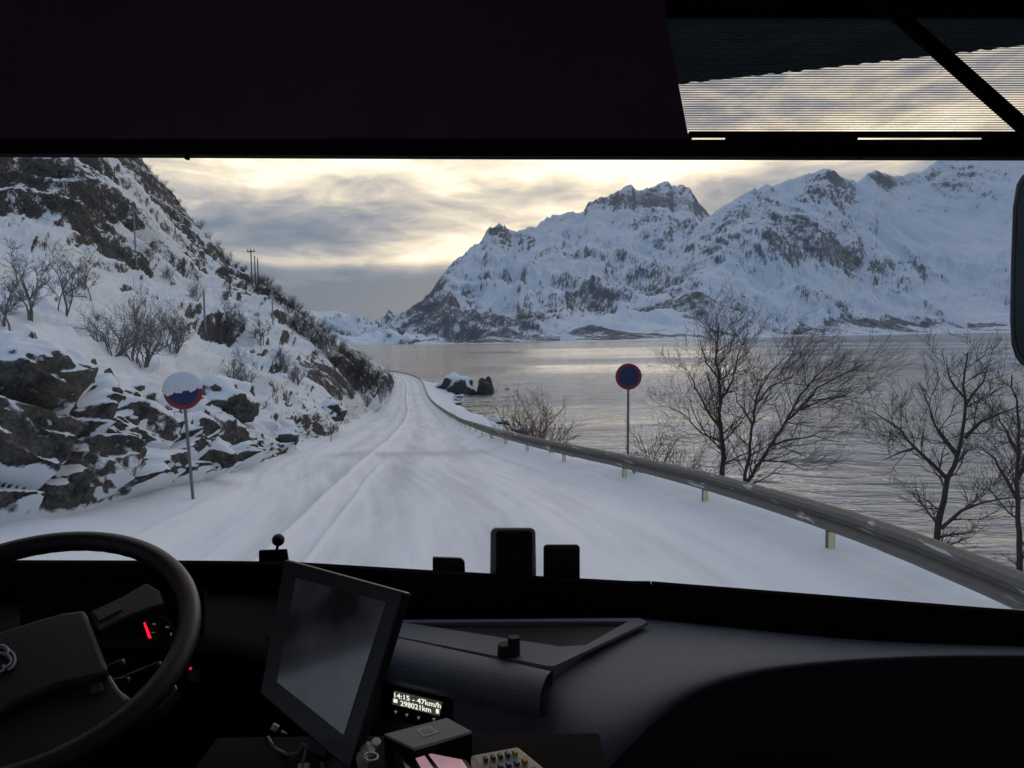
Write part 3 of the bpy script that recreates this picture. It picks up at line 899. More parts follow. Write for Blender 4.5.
limb_tree([(17, .14, [(722, 478), (723, 450), (720, 420), (721, 395), (716, 360), (719, 322)]),
           (17, .06, [(721, 430), (706, 408), (696, 388), (684, 362)]), (17, .05, [(721, 400), (733, 380), (738, 355), (745, 338)]),
           (17, .05, [(719, 380), (706, 362), (700, 342)]), (17, .045, [(722, 442), (700, 432), (684, 415), (668, 405)]), (17, .04, [(718, 365), (730, 350), (736, 330)])], 3,
          'bare dark tree behind the guardrail with one upright trunk right of the parking sign', 1.1, Vector((.3, 0, 0)))
limb_tree([(16.2, .095, [(744, 482), (749, 455), (753, 420), (757, 395), (770, 372), (788, 355)]),
           (16.2, .10, [(748, 481), (760, 462), (774, 440), (786, 422), (798, 410), (822, 400), (848, 396)]),
           (16.2, .05, [(786, 422), (802, 394), (816, 376), (836, 360)]), (16.2, .05, [(770, 446), (792, 440), (815, 436), (838, 442)]),
           (16.2, .045, [(753, 425), (738, 402), (732, 380)]), (16.2, .045, [(800, 409), (818, 388), (842, 374), (862, 368)]), (16.2, .04, [(755, 405), (770, 388), (796, 374), (812, 352)]),
           (16.2, .04, [(762, 460), (785, 462), (806, 470)])], 11,
          'bare tree with several thin stems leaning right beside the upright one', 1.15, Vector((.55, 0, .05)))
limb_tree([(10.8, .115, [(937, 540), (941, 512), (948, 478), (958, 452), (964, 434), (966, 408), (964, 385), (968, 352)]),
           (10.8, .055, [(948, 480), (930, 462), (914, 447), (900, 430), (884, 418), (868, 410)]),
           (10.8, .055, [(963, 438), (980, 422), (1000, 412), (1022, 405)]), (10.8, .05, [(940, 528), (960, 512), (982, 503), (1008, 498), (1030, 500)]),
           (10.8, .04, [(915, 448), (900, 452), (880, 462)]), (10.8, .045, [(955, 456), (938, 432), (930, 408), (920, 385)]), (10.8, .035, [(965, 400), (950, 378), (946, 356)]),
           (10.8, .04, [(966, 405), (982, 382), (990, 358)])], 21,
          'bare tree with a forked dark trunk over the water near the right edge', 1.0, Vector((-.1, 0, .05)), .8)
limb_tree([(9.8, .10, [(1021, 560), (1018, 520), (1017, 480), (1019, 440), (1016, 400), (1012, 375)]),
           (9.8, .05, [(1018, 500), (1004, 478), (994, 458), (980, 446)]), (9.8, .045, [(1018, 452), (1004, 432), (998, 410)]), (9.8, .05, [(1018, 480), (1034, 450), (1046, 420), (1052, 390)])], 33,
          'bare tree cut by the right edge of the view below the mirror', 1.0, Vector((-.3, 0, .05)), .8)

def shrub_mesh(seed, n, h, sp, maxlev=2, kids=(4, 6), r=.016):
    rnd = random.Random(seed)
    st = []
    for i in range(n):
        a = rnd.uniform(0, 6.28); s_ = rnd.uniform(.1, 1) * sp
        st.append((Vector((math.cos(a) * .12 * sp, math.sin(a) * .12 * sp, 0)), Vector((math.cos(a) * s_, math.sin(a) * s_, 1)).normalized(), h * rnd.uniform(.6, 1), r * rnd.uniform(.6, 1)))
    tr, cr = growall(st, rnd, maxlev, kids=kids, seg=5, spread=.65)
    tr.add(cr.v, cr.f)
    return tr
SM = {}
def shrub(kind, p, sc, label, group=None, cat='shrub', rot=None, sxy=1.0):
    if kind not in SM:
        seed, n, h, sp, ml, kd, r_, mt = {'red': (2, 16, 1.0, .75, 2, (4, 6), .016, m_twig_red), 'dark': (5, 12, 1.0, .9, 2, (4, 6), .016, m_twig),
                                          'frost': (7, 14, 1.0, .9, 2, (5, 7), .018, m_shrub), 'fr2': (17, 18, 1.0, 1.3, 2, (4, 6), .018, m_shrub),
                                          'tuft': (9, 12, 1.0, .8, 1, (2, 4), .015, m_twig_red), 'thin': (13, 3, 1.0, .45, 3, (4, 6), .022, m_shrub), 'mix': (23, 16, 1.0, 1.1, 2, (5, 7), .022, m_twig)}[kind]
        mb = shrub_mesh(seed, n, h, sp, ml, kd, r_)
        SM[kind] = mesh('shrub', mb.v, mb.f, mt, None, link=False)
    o = SM[kind].copy(); COL.objects.link(o)
    o.name = 'bare_shrub'
    o.location = p - Vector((0, 0, .08 * sc)); o.scale = (sc * sxy, sc * sxy, sc)
    o.rotation_euler = (0, 0, rot if rot is not None else random.uniform(0, 6.28))
    tag(o, label, cat, group)
    return o
def gpt(px, py, Y):
    p = W(px, py, Y); h = down(gbvh, p.x, p.y); return h if h is not None else p
shrub('red', gpt(533, 440, 31), 3.2, 'reddish brown bare bush behind the guardrail in front of the lit water')
shrub('red', gpt(569, 448, 29), 1.3, 'small reddish bush just right of the bigger reddish bush')
shrub('dark', gpt(662, 462, 20), 2.5, 'dark twiggy bush behind the guardrail just right of the parking sign', sxy=.8)
shrub('dark', gpt(690, 470, 19), 1.9, 'dense dark bush at the left foot of the upright bare tree', sxy=.8)
for i, (px, Y) in enumerate([(470, 41), (487, 38), (500, 36), (545, 30), (556, 29), (590, 25), (604, 24), (618, 22.5), (648, 20), (700, 16.5), (585, 26), (520, 33)]):
    p = Vector((float(xr(Y)) + random.uniform(.35, 1.2), Y, 0)); h = down(gbvh, p.x, p.y)
    shrub('tuft', h, random.uniform(.5, .75), 'small tuft of dry stalks poking through snow by the guardrail', 'dry tufts along the guardrail', 'tuft')

# hillside shrubs: found on the slope along the view
hp = on(hbvh, 140, 362)
shrub('frost', hp, hp.y * 66 / 745, 'large rounded frosted bush on the snow shelf of the left slope', sxy=.95)
for px, py, hpx, k, lb in [(112, 352, 52, 'fr2', 'frosted bush at the left flank of the large rounded bush'), (172, 350, 44, 'frost', 'smaller frosted bush at the right flank of the large rounded bush')]:
    h = on(hbvh, px, py)
    shrub(k, h, h.y * hpx / 745, lb)
G1 = 'bushes on the left hillside'
for px, py, hpx, k in [(350, 362, 16, 'mix'), (357, 370, 18, 'mix'), (364, 376, 20, 'frost'), (371, 383, 22, 'mix'), (378, 390, 22, 'frost'), (384, 396, 20, 'frost'), (372, 396, 20, 'mix'), (362, 392, 22, 'mix'),
                       (352, 384, 22, 'mix'), (343, 376, 22, 'mix'), (334, 366, 20, 'mix'), (326, 356, 20, 'frost'), (318, 348, 18, 'mix'), (309, 340, 18, 'mix'), (300, 333, 18, 'mix'), (292, 326, 16, 'mix'),
                       (340, 352, 14, 'mix'), (330, 345, 14, 'mix'), (320, 337, 13, 'mix'), (310, 328, 12, 'mix'), (300, 320, 12, 'mix'), (290, 312, 12, 'mix'), (279, 304, 12, 'mix'), (266, 295, 12, 'mix'), (380, 402, 14, 'frost'),
                       (350, 398, 18, 'frost'), (366, 406, 14, 'frost'), (255, 290, 14, 'mix'), (246, 284, 12, 'mix'), (386, 386, 14, 'mix'), (345, 358, 15, 'mix'), (355, 378, 20, 'mix'), (368, 388, 20, 'mix'),
                       (282, 372, 24, 'frost'), (296, 384, 22, 'frost'), (238, 330, 22, 'frost'), (226, 336, 24, 'fr2'), (196, 300, 18, 'frost'), (150, 260, 14, 'frost'), (168, 280, 14, 'frost')]:
    h = on(hbvh, px, py)
    if h is None: continue
    up_ = 'low by the road verge' if py > 393 else ('on the lower spur' if py > 360 else ('halfway up the spur' if py > 325 else 'high near the skyline'))
    shrub(k, h, h.y * hpx / 745, ('frosted grey' if k != 'mix' else 'dark brown') + ' leafless bush ' + up_ + ' of the left hillside', G1)
for px, py, hpx, lb in [(226, 330, 34, 'slender leafless sapling halfway up the slope right of the pale pole'), (248, 400, 46, 'slender leafless sapling above the roadside rocks, nearest to the road'),
                        (232, 392, 40, 'slender sapling just left of the sapling nearest the road'), (30, 318, 70, 'tall bare sapling second from the left edge on the snow shelf'),
                        (62, 312, 62, 'bare sapling third from the left edge on the snow shelf'), (88, 300, 48, 'smaller bare sapling fourth from the left edge, above the large rounded bush'),
                        (8, 330, 66, 'bare sapling cut by the left edge on the snow shelf'), (262, 345, 30, 'small sapling below the skyline poles on the left slope')]:
    h = on(hbvh, px, py)
    shrub('thin', h, h.y * hpx / 745, lb, 'saplings on the left slope', 'sapling', sxy=1.1)
G2 = 'twigs along the hill crest'
for i in range(26):
    px = 150 + i * 7.3 + random.uniform(-2, 2)
    for py in range(160, 380, 1):
        h = on(hbvh, px, py)
        if h is not None: break
    h = on(hbvh, px, py + 2) or h
    shrub('mix' if i > 12 else 'dark', h, h.y * random.uniform(5, 10 if i < 12 else 13) / 745, 'tiny leafless bush on the skyline of the left hill', 'tiny bushes on the hill skyline')

# ------------------------------------------------------------------ signs and poles
m_red = pmat('sign_red', (.26, .018, .035), .45, nscale=9); m_blue = pmat('sign_blue', (.016, .024, .10), .45, nscale=9)
m_snow = pmat('snow', (.78, .80, .84), .8, nscale=6, namp=.06, bump=.3)
def disc(m, c, r, y0, y1, n=48, inner=0):
    vs = []
    for y in (y0, y1):
        for i in range(n):
            t = 2 * math.pi * i / n
            vs.append(Vector((c[0] + math.cos(t) * r, c[1] + y, c[2] + math.sin(t) * r)))
    if not inner:
        return m.add(vs, [tuple(range(n)), tuple(range(2 * n - 1, n - 1, -1))] + [(i, n + i, n + (i + 1) % n, (i + 1) % n) for i in range(n)])
    for y in (y0, y1):
        for i in range(n):
            t = 2 * math.pi * i / n
            vs.append(Vector((c[0] + math.cos(t) * inner, c[1] + y, c[2] + math.sin(t) * inner)))
    fs = []
    for i in range(n):
        j = (i + 1) % n
        fs += [(i, j, 2 * n + j, 2 * n + i), (n + i, 3 * n + i, 3 * n + j, n + j), (i, n + i, n + j, j), (2 * n + i, 2 * n + j, 3 * n + j, 3 * n + i)]
    return m.add(vs, fs)
def sign(name, c, r, zbase, label, snow=False, lean=0, yaw=0):
    root = empty(name, (c.x, c.y, zbase))
    h = c.z - zbase
    MB().tube((0, .02, -.5), (0, .02, h - r * .2), .03, .03, 10).build('pole', m_zinc) .parent = root
    o = disc(MB(), (0, 0, h), r, -.024, -.01).build('plate', m_zinc); o.parent = root
    o = disc(MB(), (0, 0, h), r * .98, -.030, -.0245, inner=r * .76).build('red_ring', m_red); o.parent = root
    o = disc(MB(), (0, 0, h), r * .757, -.030, -.0245).build('blue_face', m_blue); o.parent = root
    if snow:
        m = MB(); rows = []
        N_ = 40
        for i in range(N_ + 1):
            x = -1 + 2 * i / N_
            top = math.sqrt(max(0, 1 - x * x)) * 1.04
            bot = -.08 + .07 * math.sin(x * 3 + 1) + .05 * math.sin(x * 11) + .03 * math.sin(x * 27 + 1) + .16 * max(0, x - .45) * 3
            bot = min(bot, top); bot = max(bot, -math.sqrt(max(0, 1 - x * x)))
            row = []
            for j in range(9):
                t = j / 8; z = bot + (top - bot) * t
                th_ = .035 * math.sin(math.pi * min(1, t * 1.1)) ** .5 * (1 - x ** 4) if 0 < t < 1 else 0
                row.append(Vector((x * r * 1.02, -.031 - th_, h + z * r)))
            rows.append(row)
        front = rows; back = [[Vector((p.x, -.0305, p.z)) for p in r_] for r_ in rows]
        m.grid(front); m.grid([list(reversed(r_)) for r_ in back])
        m.build('snow_cover', m_snow, None, True).parent = root
        cap = MB()
        for i in range(13):
            a = math.pi * (.15 + .7 * i / 12)
            cap.tube((math.cos(a) * r, 0, h + math.sin(a) * r), (math.cos(a + .2) * r, 0, h + math.sin(a + .2) * r), .03, .03, 8)
        cap.build('snow_cap', m_snow, None, True).parent = root
    root.rotation_euler = (0, lean, yaw)
    tag(root, label, 'road sign')
    return root
c = W(627.5, 376.5, 17.5)
sign('road_sign', c, .31, W(627, 465, 17.5).z - .35, 'round blue sign with red ring on a grey pole beyond the guardrail', lean=R(.5))
c = W(188, 391, 14.2)
sign('road_sign', c, .35, W(197, 488, 14.2).z - .05, 'round blue and red sign half plastered with snow at the left verge', snow=True, lean=R(-2.5), yaw=R(14))
# marker stake
p = on(gbvh, 331, 444) or W(331, 444, 33)
m = MB().tube((0, 0, -.3), (0, 0, 1.05), .022, .018, 8)
o = m.build('snow_stake', m_post); o.location = p
tag(o, 'thin dark marker stake in the snow at the left road edge', 'stake')
m_wood = pmat('weathered_pole_wood', (.10, .09, .085), .85, nscale=6)
m_polef = pmat('frosted_pole_wood', (.28, .29, .31), .85, nscale=6)
def upole(px, pyb, pyt, lb, grp=None, arm=True, th=1.2, mat=None, plus=0):
    h = None
    for dy in range(0, 30):
        h = on(hbvh, px, pyb + dy)
        if h is not None: break
    if h is None: return
    t = W(px, pyt, h.y)
    L = t.z - h.z
    r_ = th * h.y / 745 / 2
    m = MB().tube((0, 0, -1), (0, 0, L), r_ * 1.15, r_ * .85, 8)
    if arm:
        for zz in (.93,):
            m.box((0, 0, L * zz), (L * .22, r_ * 1.6, r_ * 1.6))
            for xx in (-.1, 0, .1): m.tube((xx * L, 0, L * zz), (xx * L, 0, L * zz + r_ * 5), r_ * .6, r_ * .4, 6)
    o = m.build('utility_pole', mat or m_wood); o.location = h
    tag(o, lb, 'utility pole', grp)
upole(252, 284, 249, 'tallest thin utility pole, leftmost of the cluster on the hill skyline')
upole(255.5, 284, 256, 'middle utility pole of the cluster on the hill skyline', arm=False)
upole(258.5, 286, 258, 'rightmost utility pole of the close cluster on the hill skyline', arm=False)
upole(268, 291, 277, 'short utility pole on the skyline just right of the pole cluster', arm=False, th=1.1)
upole(135.5, 250, 208, 'pale utility pole standing high on the snow field of the left hill', arm=True, th=1.5, mat=m_polef)
upole(205, 326, 291, 'pale utility pole on the slope right of the large frosted bush', arm=False, th=2.2, mat=m_polef)
upole(273, 325, 283, 'frosted utility pole lower down the hill below the skyline cluster', arm=False, th=1.3, mat=m_polef)
upole(296, 331, 297, 'frosted utility pole farthest down the spur', arm=False, th=1.2, mat=m_polef)

# ------------------------------------------------------------------ the coach cab round the camera
coach = empty('coach', (0, 0, CAM.z - 2.5))
tag(coach, 'dark coach driver cab seen from inside with steering wheel, dashboard and windscreen', 'coach')
cz = CAM.z
def V3(x, y, z): return Vector((x, y, cz + z))
def sub(o, parent): return o

# shell
m_lining = pmat('grey_cab_lining', (.42, .38, .40), .8, nscale=5)
mb = MB(); mb.box((0, -.75, cz + .81), (2.98, 4.7, .06)); mb.build('roof', m_lining, coach)
mb = MB(); mb.box((0, -.6, cz - 1.5), (2.85, 4.8, .06)); mb.build('floor', m_vblack, coach)
mb = MB(); mb.box((0, -3.1, cz - .35), (2.98, .06, 2.3)); mb.build('rear_partition', m_lining, coach)
mb = MB()
X0 = -1.46
mb.box((X0, -.6, cz - 1.33), (.06, 4.95, 1.5))            # below the window line
mb.box((X0, -.6, cz + .65), (.06, 4.95, .27))
mb.slab([Vector((X0 - .03, 1.87, cz - .58)), Vector((X0 - .03, .93, cz - .58)), Vector((X0 - .03, .42, cz - .07)), Vector((X0 - .03, .28, cz + .515)), Vector((X0 - .03, 1.87, cz + .515))], (.06, 0, 0))  # unseen front stretch, slanted to darken part of the tablet's reflection
for a_, b_ in ((-.78, -.62), (-3.07, -2.9)): mb.box((X0, (a_ + b_) / 2, cz - .0325), (.06, b_ - a_, 1.095))
mb.build('side_wall', m_lining, coach)
m_glass = bpy.data.materials.new('thin_glass'); m_glass.use_nodes = True
q = NG(m_glass.node_tree); q.nt.nodes.remove(q.nt.nodes['Principled BSDF'])
tr_ = q.n('ShaderNodeBsdfTransparent'); tr_.inputs[0].default_value = (.955, .965, .97, 1)
gl_ = q.n('ShaderNodeBsdfGlossy'); gl_.inputs['Roughness'].default_value = .02
df_ = q.n('ShaderNodeBsdfDiffuse'); df_.inputs[0].default_value = (.35, .36, .38, 1)
t = q.n('ShaderNodeTexCoord')
dirt = q.mr(q.noise(t.outputs['Object'], 70, 2, .5), .845, .9, 0, .4)
smear = q.mr(q.noise(t.outputs['Object'], 3.0, 5, .6), .35, .8, 0.0, .012)
fr_ = q.n('ShaderNodeFresnel'); fr_.inputs[0].default_value = 1.25
m1_ = q.n('ShaderNodeMixShader'); q.l(fr_.outputs[0], m1_.inputs[0]); q.l(tr_.outputs[0], m1_.inputs[1]); q.l(gl_.outputs[0], m1_.inputs[2])
m2_ = q.n('ShaderNodeMixShader'); q.l(q.m('MINIMUM', q.m('ADD', dirt, smear), .5), m2_.inputs[0]); q.l(m1_.outputs[0], m2_.inputs[1]); q.l(df_.outputs[0], m2_.inputs[2])
q.l(m2_.outputs[0], q.nt.nodes['Material Output'].inputs[0])
# windscreen
rows = []
for i in range(9):
    t_ = i / 8; row = []
    for j in range(25):
        s_ = -1 + 2 * j / 24
        row.append(V3(.0 + 1.45 * s_, 1.90 - .22 * t_ - .10 * s_ ** 4, -.90 + 1.70 * t_))
    rows.append(row)
MB().grid(rows).build('windscreen', m_glass, coach, True)
MB().add([V3(X0, -2.9, -.58), V3(X0, 1.42, -.58), V3(X0, 1.42, .515), V3(X0, -2.9, .515)], [(0, 1, 2, 3)]).build('side_window', m_glass, coach)
mb = MB(); mb.box((-X0, -.6, cz - 1.28), (.06, 4.95, 1.6)); mb.box((-X0, -.6, cz + .65), (.06, 4.95, .27))
for a_, b_ in ((.1, 1.87), (-.95, -.8), (-3.07, -2.9)): mb.box((-X0, (a_ + b_) / 2, cz + .018), (.06, b_ - a_, .995))  # unseen front stretch left solid, keeps door light off the dashboard
mb.build('side_wall', m_lining, coach)
MB().add([V3(-X0, -2.9, -.48), V3(-X0, .1, -.48), V3(-X0, .1, .515), V3(-X0, -2.9, .515)], [(0, 1, 2, 3)]).build('side_window', m_glass, coach)
mb = MB(); mb.box((.0, 1.95, cz - 1.55), (2.95, .05, 1.3)); mb.build('front_panel', pmat('white_coach_paint', (.7, .7, .7), .3), coach)

# roller blind, bars, mesh blind
Yb = 1.45
def quad(pts, Y): return [W(px, py, Y) for px, py in pts]
MB().slab(quad([(-235, -110), (655, -110), (666, 18), (689, 139), (-235, 139)], Yb), (0, .012, 0)).build('roller_blind', pmat('dark_blind_cloth', (.13, .075, .12), .9, nscale=3, namp=.3, spec=.1), coach)
mb = MB()
mb.slab(quad([(-235, 139.5), (1235, 139.5), (1235, 157.5), (512, 156), (-235, 152.5)], Yb - .005), (0, .03, 0))
for a, b_ in ((689.5, 692), (728, 858), (988, 1235)): mb.slab(quad([(a, 132), (b_, 132), (b_, 139.2), (a, 139.2)], Yb), (0, .02, 0))
mb.slab(quad([(689.5, 131.2), (1235, 131.2), (1235, 136.6), (689.5, 136.6)], Yb + .022), (0, .01, 0))
mb.build('blind_rail', m_vblack, coach)
MB().slab(quad([(656, -110), (1235, -110), (1235, 18), (667, 18)], Yb), (0, .02, 0)).build('blind_cassette', m_vblack, coach)
mb = MB()
y = 18.5
while y < 131:
    xl = 666.5 + (y - 18) * .19
    mb.slab(quad([(xl, y), (1225, y), (1225, y + .62), (xl, y + .62)], Yb + .004), (0, .0015, 0)); y += 2.3
for x in ():
    mb.slab(quad([(x, 18.2), (x + .7, 18.2), (x + .7, 131), (x, 131)], Yb + .0062), (0, .001, 0))
m_net = pmat('sunblind_mesh_fabric', (.06, .065, .07), .8)
mb.build('mesh_sunblind', m_net, coach)
pts = [(640, 88)]
for i in range(112):
    x = 660 + i * 5.2; yy_ = 83 - (x - 680) * .108 - 8 * ((x - 680) / 340) ** 2 * .15
    pts.append((x, yy_ + 1.2 * math.sin(i * 1.7) * (.6 + .4 * math.sin(i * .33))))
pts += [(1250, -20), (640, -20)]
m_frit = bpy.data.materials.new('dark_tinted_band'); m_frit.use_nodes = True
q = NG(m_frit.node_tree); q.nt.nodes.remove(q.nt.nodes['Principled BSDF'])
tf_ = q.n('ShaderNodeBsdfTransparent'); tf_.inputs[0].default_value = (.07, .095, .11, 1)
q.l(tf_.outputs[0], q.nt.nodes['Material Output'].inputs[0])
MB().slab(quad(pts, 1.60), (0, .006, 0)).build('tinted_band', m_frit, coach)
a, b_ = W(868, -14, 1.40), W(1052, 149, 1.40)
mb = MB(); d = (b_ - a).normalized(); nn = d.cross(Vector((0, 1, 0))).normalized() * .0135
mb.slab([a + nn, b_ + nn, b_ - nn, a - nn], (0, .012, 0)); mb.build('blind_arm', m_vblack, coach, bevel=.003)
for px in (186, 819, 860):
    MB().slab(quad([(px - 2.5, 154), (px + 2.5, 154), (px + 1.5, 159), (px - 1.5, 159)], Yb + .002), (0, .01, 0)).build('blind_clip', m_vblack, coach)

# mirror outside, right
root = coach
mb = MB()
mo = [(1058, 168), (1036, 166), (1022, 172), (1015, 184), (1011.5, 205), (1009.5, 260), (1008.5, 320), (1010, 345), (1014, 358), (1022, 368), (1036, 373), (1058, 373), (1080, 368), (1088, 350), (1088, 195), (1080, 172)]
mb.slab([W(x, y, 2.15) for x, y in mo], (.13, .12, 0))
mir = mb.build('outside_mirror', pmat('gloss_black_mirror_housing', (.02, .02, .022), .18, spec=.8), coach, bevel=.018, seg=4)
mi = [(1048 + (x - 1048) * .84, 270 + (y - 270) * .93) for x, y in mo]
mg = MB(); mg.slab([W(x, y, 2.147) for x, y in mi], (0, .004, 0))
mg.build('mirror_glass', pmat('mirror_with_dark_reflection', (.012, .013, .016), .08, spec=.6), mir)  # dark reflection of the coach side put into the glass colour
ma = MB(); ma.tube(W(1070, 172, 2.22), W(1070, -60, 2.18), .02, .02, 10)
ma.build('mirror_arm', m_black, mir)

# windscreen ledge (two mouldings meeting at a seam)
def edge_y(x): return float(np.interp(x, [-60, 0, 200, 290, 430, 650, 1024, 1235], [560, 560, 560.5, 561.5, 570, 582, 611.5, 628]))
def bot_y(x): return float(np.interp(x, [-60, 395, 640, 700, 850, 1060, 1110], [622, 623, 621, 628, 643, 652, 656]))
for a, b_ in ((-225, 650.6), (651.4, 1225)):
    rows = []
    n_ = 40
    for i in range(n_ + 1):
        x = a + (b_ - a) * i / n_; ey = edge_y(x) - (0.0 if x < 650 else 1.0)
        top = W(x, ey, 1.47)
        rel = top - CAM
        rows.append([CAM + rel * (1.86 / 1.47) - Vector((0, 0, .02)), CAM + rel * 1.03 - Vector((0, 0, .002)), top, top + Vector((0, -.007, -.004)), top + Vector((0, -.009, -.012)), W(x, bot_y(x) + 3, 1.45), W(x, bot_y(x) + 3, 1.45) + Vector((0, .35, -.25))])
    lo_ = MB().grid(rows).build('windscreen_ledge', m_vblack, coach)
MB().slab([W(646, 586, 1.50), W(656, 586, 1.50), W(656, 630, 1.50), W(646, 630, 1.50)], (0, .01, 0)).build('seam_cover', m_vblack, coach)

zt = cz - .555
# left (driver) block and binnacle
mb = MB()
xa = WZ(392, 640, zt).x
mb.box((( -1.42 + xa - .02) / 2, 1.43, cz - .93), (xa - .02 + 1.42, .36, .82))
mb.build('driver_dashboard', m_vblack, coach, bevel=.02, seg=3)
rows = []
for i in range(17):
    s_ = -1 + i / 8
    x = -.70 + .33 * s_
    zz = -.505 - .05 * s_ ** 4
    rows.append([V3(x, 1.44, zz), V3(x, 1.25, zz + .004), V3(x, 1.205, zz - .006), V3(x, 1.20, zz - .018), V3(x, 1.25, zz - .024), V3(x, 1.34, zz - .05)])
bin_ = MB().grid(rows).build('instrument_binnacle', m_vblack, coach, True)
# instrument face inside it
nf = Vector((0, -.9, .43)).normalized(); pf = W(130, 640, 1.235)
def onf(px, py, d=0): return WP(px, py, pf + nf * d, nf)
MB().slab([onf(20, 590), onf(205, 590), onf(200, 712), onf(20, 712)], -nf * .01).build('instrument_panel', pmat('instrument_black', (.006, .006, .008), .7, spec=.1), coach)
ring = MB()
for (cx_, cy_, r_) in ((150, 640, 26), (88, 645, 26)):
    for k in range(40):
        t0, t1 = 2 * math.pi * k / 40, 2 * math.pi * (k + 1) / 40
        ring.tube(onf(cx_ + r_ * math.cos(t0), cy_ + r_ * math.sin(t0), .002), onf(cx_ + r_ * math.cos(t1), cy_ + r_ * math.sin(t1), .002), .0006, .0006, 5, False)
    for k in range(25):
        t0 = R(130 + 280 * k / 24)
        ring.tube(onf(cx_ + (r_ - 3) * math.cos(t0), cy_ + (r_ - 3) * math.sin(t0), .002), onf(cx_ + (r_ - 5.5) * math.cos(t0), cy_ + (r_ - 5.5) * math.sin(t0), .002), .0005, .0005, 4)
ring.build('gauge_dial', pmat('dial_marks', (.10, .10, .11), .5), coach)
m_needle = pmat('lit_red_needle', (.5, .01, .02), .4, emit=(1, .008, .03), es=1.1)
n0 = MB(); n0.tube(onf(144.3, 622.5, .006), onf(150, 638, .006), .0017, .0026, 6); n0.tube(onf(150, 638, .006), onf(155, 651.5, .006), .0026, .0024, 6)
n0.build('speed_needle', m_needle, coach)
m_dim = pmat('dim_telltale', (.1, .1, .1), .5, emit=(.35, .4, .4), es=.12)
mm = MB()
for (x, y, w, h) in ((154, 624, 3.2, 1.6), (167, 627, 3.6, 1.8), (171, 634, 1.6, 3), (153, 632.5, 4, .8), (128, 640, 7, .9)):
    mm.slab([onf(x - w / 2, y - h / 2, .004), onf(x + w / 2, y - h / 2, .004), onf(x + w / 2, y + h / 2, .004), onf(x - w / 2, y + h / 2, .004)], -nf * .001)
mm.build('telltale_lamp', m_dim, coach)
MB().tube(onf(190.5, 668.5, .0), onf(190.5, 668.5, .010), .0024, .002, 10).build('indicator_light', pmat('red_indicator', (.4, .02, .03), .4, emit=(1, .03, .07), es=.55), coach)
kn = MB(); kn.tube(W(194, 676, 1.22), W(194, 676, 1.19), .012, .011, 16); kn.build('rotary_switch', m_grey, coach, bevel=.002)
# column stalks
st = MB(); st.tube(W(96, 690, 1.10), W(160, 664, 1.07), .005, .0045, 8); st.build('column_stalk', m_grey, coach, True)
st = MB(); st.tube(W(100, 672, 1.05), W(123, 662, 1.04), .006, .005, 8); st.tube(W(112, 682, 1.05), W(128, 680, 1.04), .006, .005, 8); st.build('column_stalk', m_grey, coach, True)

# steering wheel
wc = V3(-.687, 1.018, -.425); th, ps = .45367, .26518
wn = Vector((math.sin(ps) * math.sin(th), -math.cos(ps) * math.sin(th), math.cos(th)))
wu = Vector((math.cos(ps), math.sin(ps), 0)); wv = wn.cross(wu)
rows = []
for i in range(128):
    t = 2 * math.pi * i / 128
    e = math.cos(t) * wu + math.sin(t) * wv
    row = []
    for j in range(18):
        s_ = 2 * math.pi * j / 18
        rr_ = .0158 * (1 - (.045 * (1 + math.cos(i * 2 * math.pi / 2.6)) if math.cos(s_ - math.pi) > .5 and abs(math.sin(t)) > .6 else 0))
        row.append(wc + e * (.2135 + math.cos(s_) * rr_) + wn * math.sin(s_) * .0165)
    rows.append(row)
rows.append(rows[0])
sw = MB().grid(rows, close=True).build('steering_wheel', m_leather, coach, True)
def ow(px, py, d=0): return WP(px, py, wc + wn * d, wn)
hub = MB().slab([ow(x, y, .012) for x, y in [(-75, 648), (-40, 640), (0, 631), (40, 618), (64, 611.5), (84, 609), (88, 616), (98, 642), (108, 668), (100, 676), (60, 684), (20, 700), (-20, 722), (-60, 724), (-84, 690)]], -wn * .035)
hub.build('hub', m_leather, sw, bevel=.006, seg=3)
hub2 = MB().slab([ow(x, y, -.004) for x, y in [(-88, 690), (-60, 728), (-20, 726), (20, 704), (60, 688), (100, 680), (109, 671), (118, 686), (129, 698), (120, 712), (98, 735), (70, 765), (30, 800), (-30, 820), (-110, 790), (-120, 720)]], -wn * .035)
hub2.build('hub_cover', m_leather, sw, bevel=.006, seg=3)
sp = MB().slab([ow(x, y, .004) for x, y in [(89, 611.5), (122, 596), (146, 582), (160, 590), (164, 604), (140, 612), (120, 620), (97.5, 632)]], -wn * .022)
sp.build('spoke', m_leather, sw, bevel=.004, seg=3)
sp = MB().slab([ow(x, y, -.006) for x, y in [(122, 690), (131, 698), (150, 696), (172, 676), (178, 688), (160, 708), (138, 724), (118, 722)]], -wn * .022)
sp.build('spoke', m_leather, sw, bevel=.004, seg=3)
sp = MB().slab([wc + wu * a_ + wv * b_ + wn * -.004 for a_, b_ in [(-.07, .01), (-.21, .05), (-.215, .0), (-.07, -.04)]], -wn * .022)
sp.build('spoke', m_leather, sw, bevel=.004, seg=3)
bt = MB()
bt.slab([ow(x, y, .0065) for x, y in [(94, 613), (118, 602), (122, 609), (99, 621)]], -wn * .004)
bt.build('button_pad', m_grey, sw, bevel=.001); bt = MB()
bt.slab([ow(x, y, .0) for x, y in [(88, 684), (101, 681), (104, 690), (90, 693)]], -wn * .006)
bt.build('button_pad', m_grey, sw, bevel=.001)
em = MB()
def arc(cx_, cy_, rx, ry, a0, a1, r_):
    P = [ow(cx_ + rx * math.cos(R(a0 + (a1 - a0) * k / 14)), cy_ + ry * math.sin(R(a0 + (a1 - a0) * k / 14)), .0145) for k in range(15)]
    for k in range(14): em.tube(P[k], P[k + 1], r_, r_, 6)
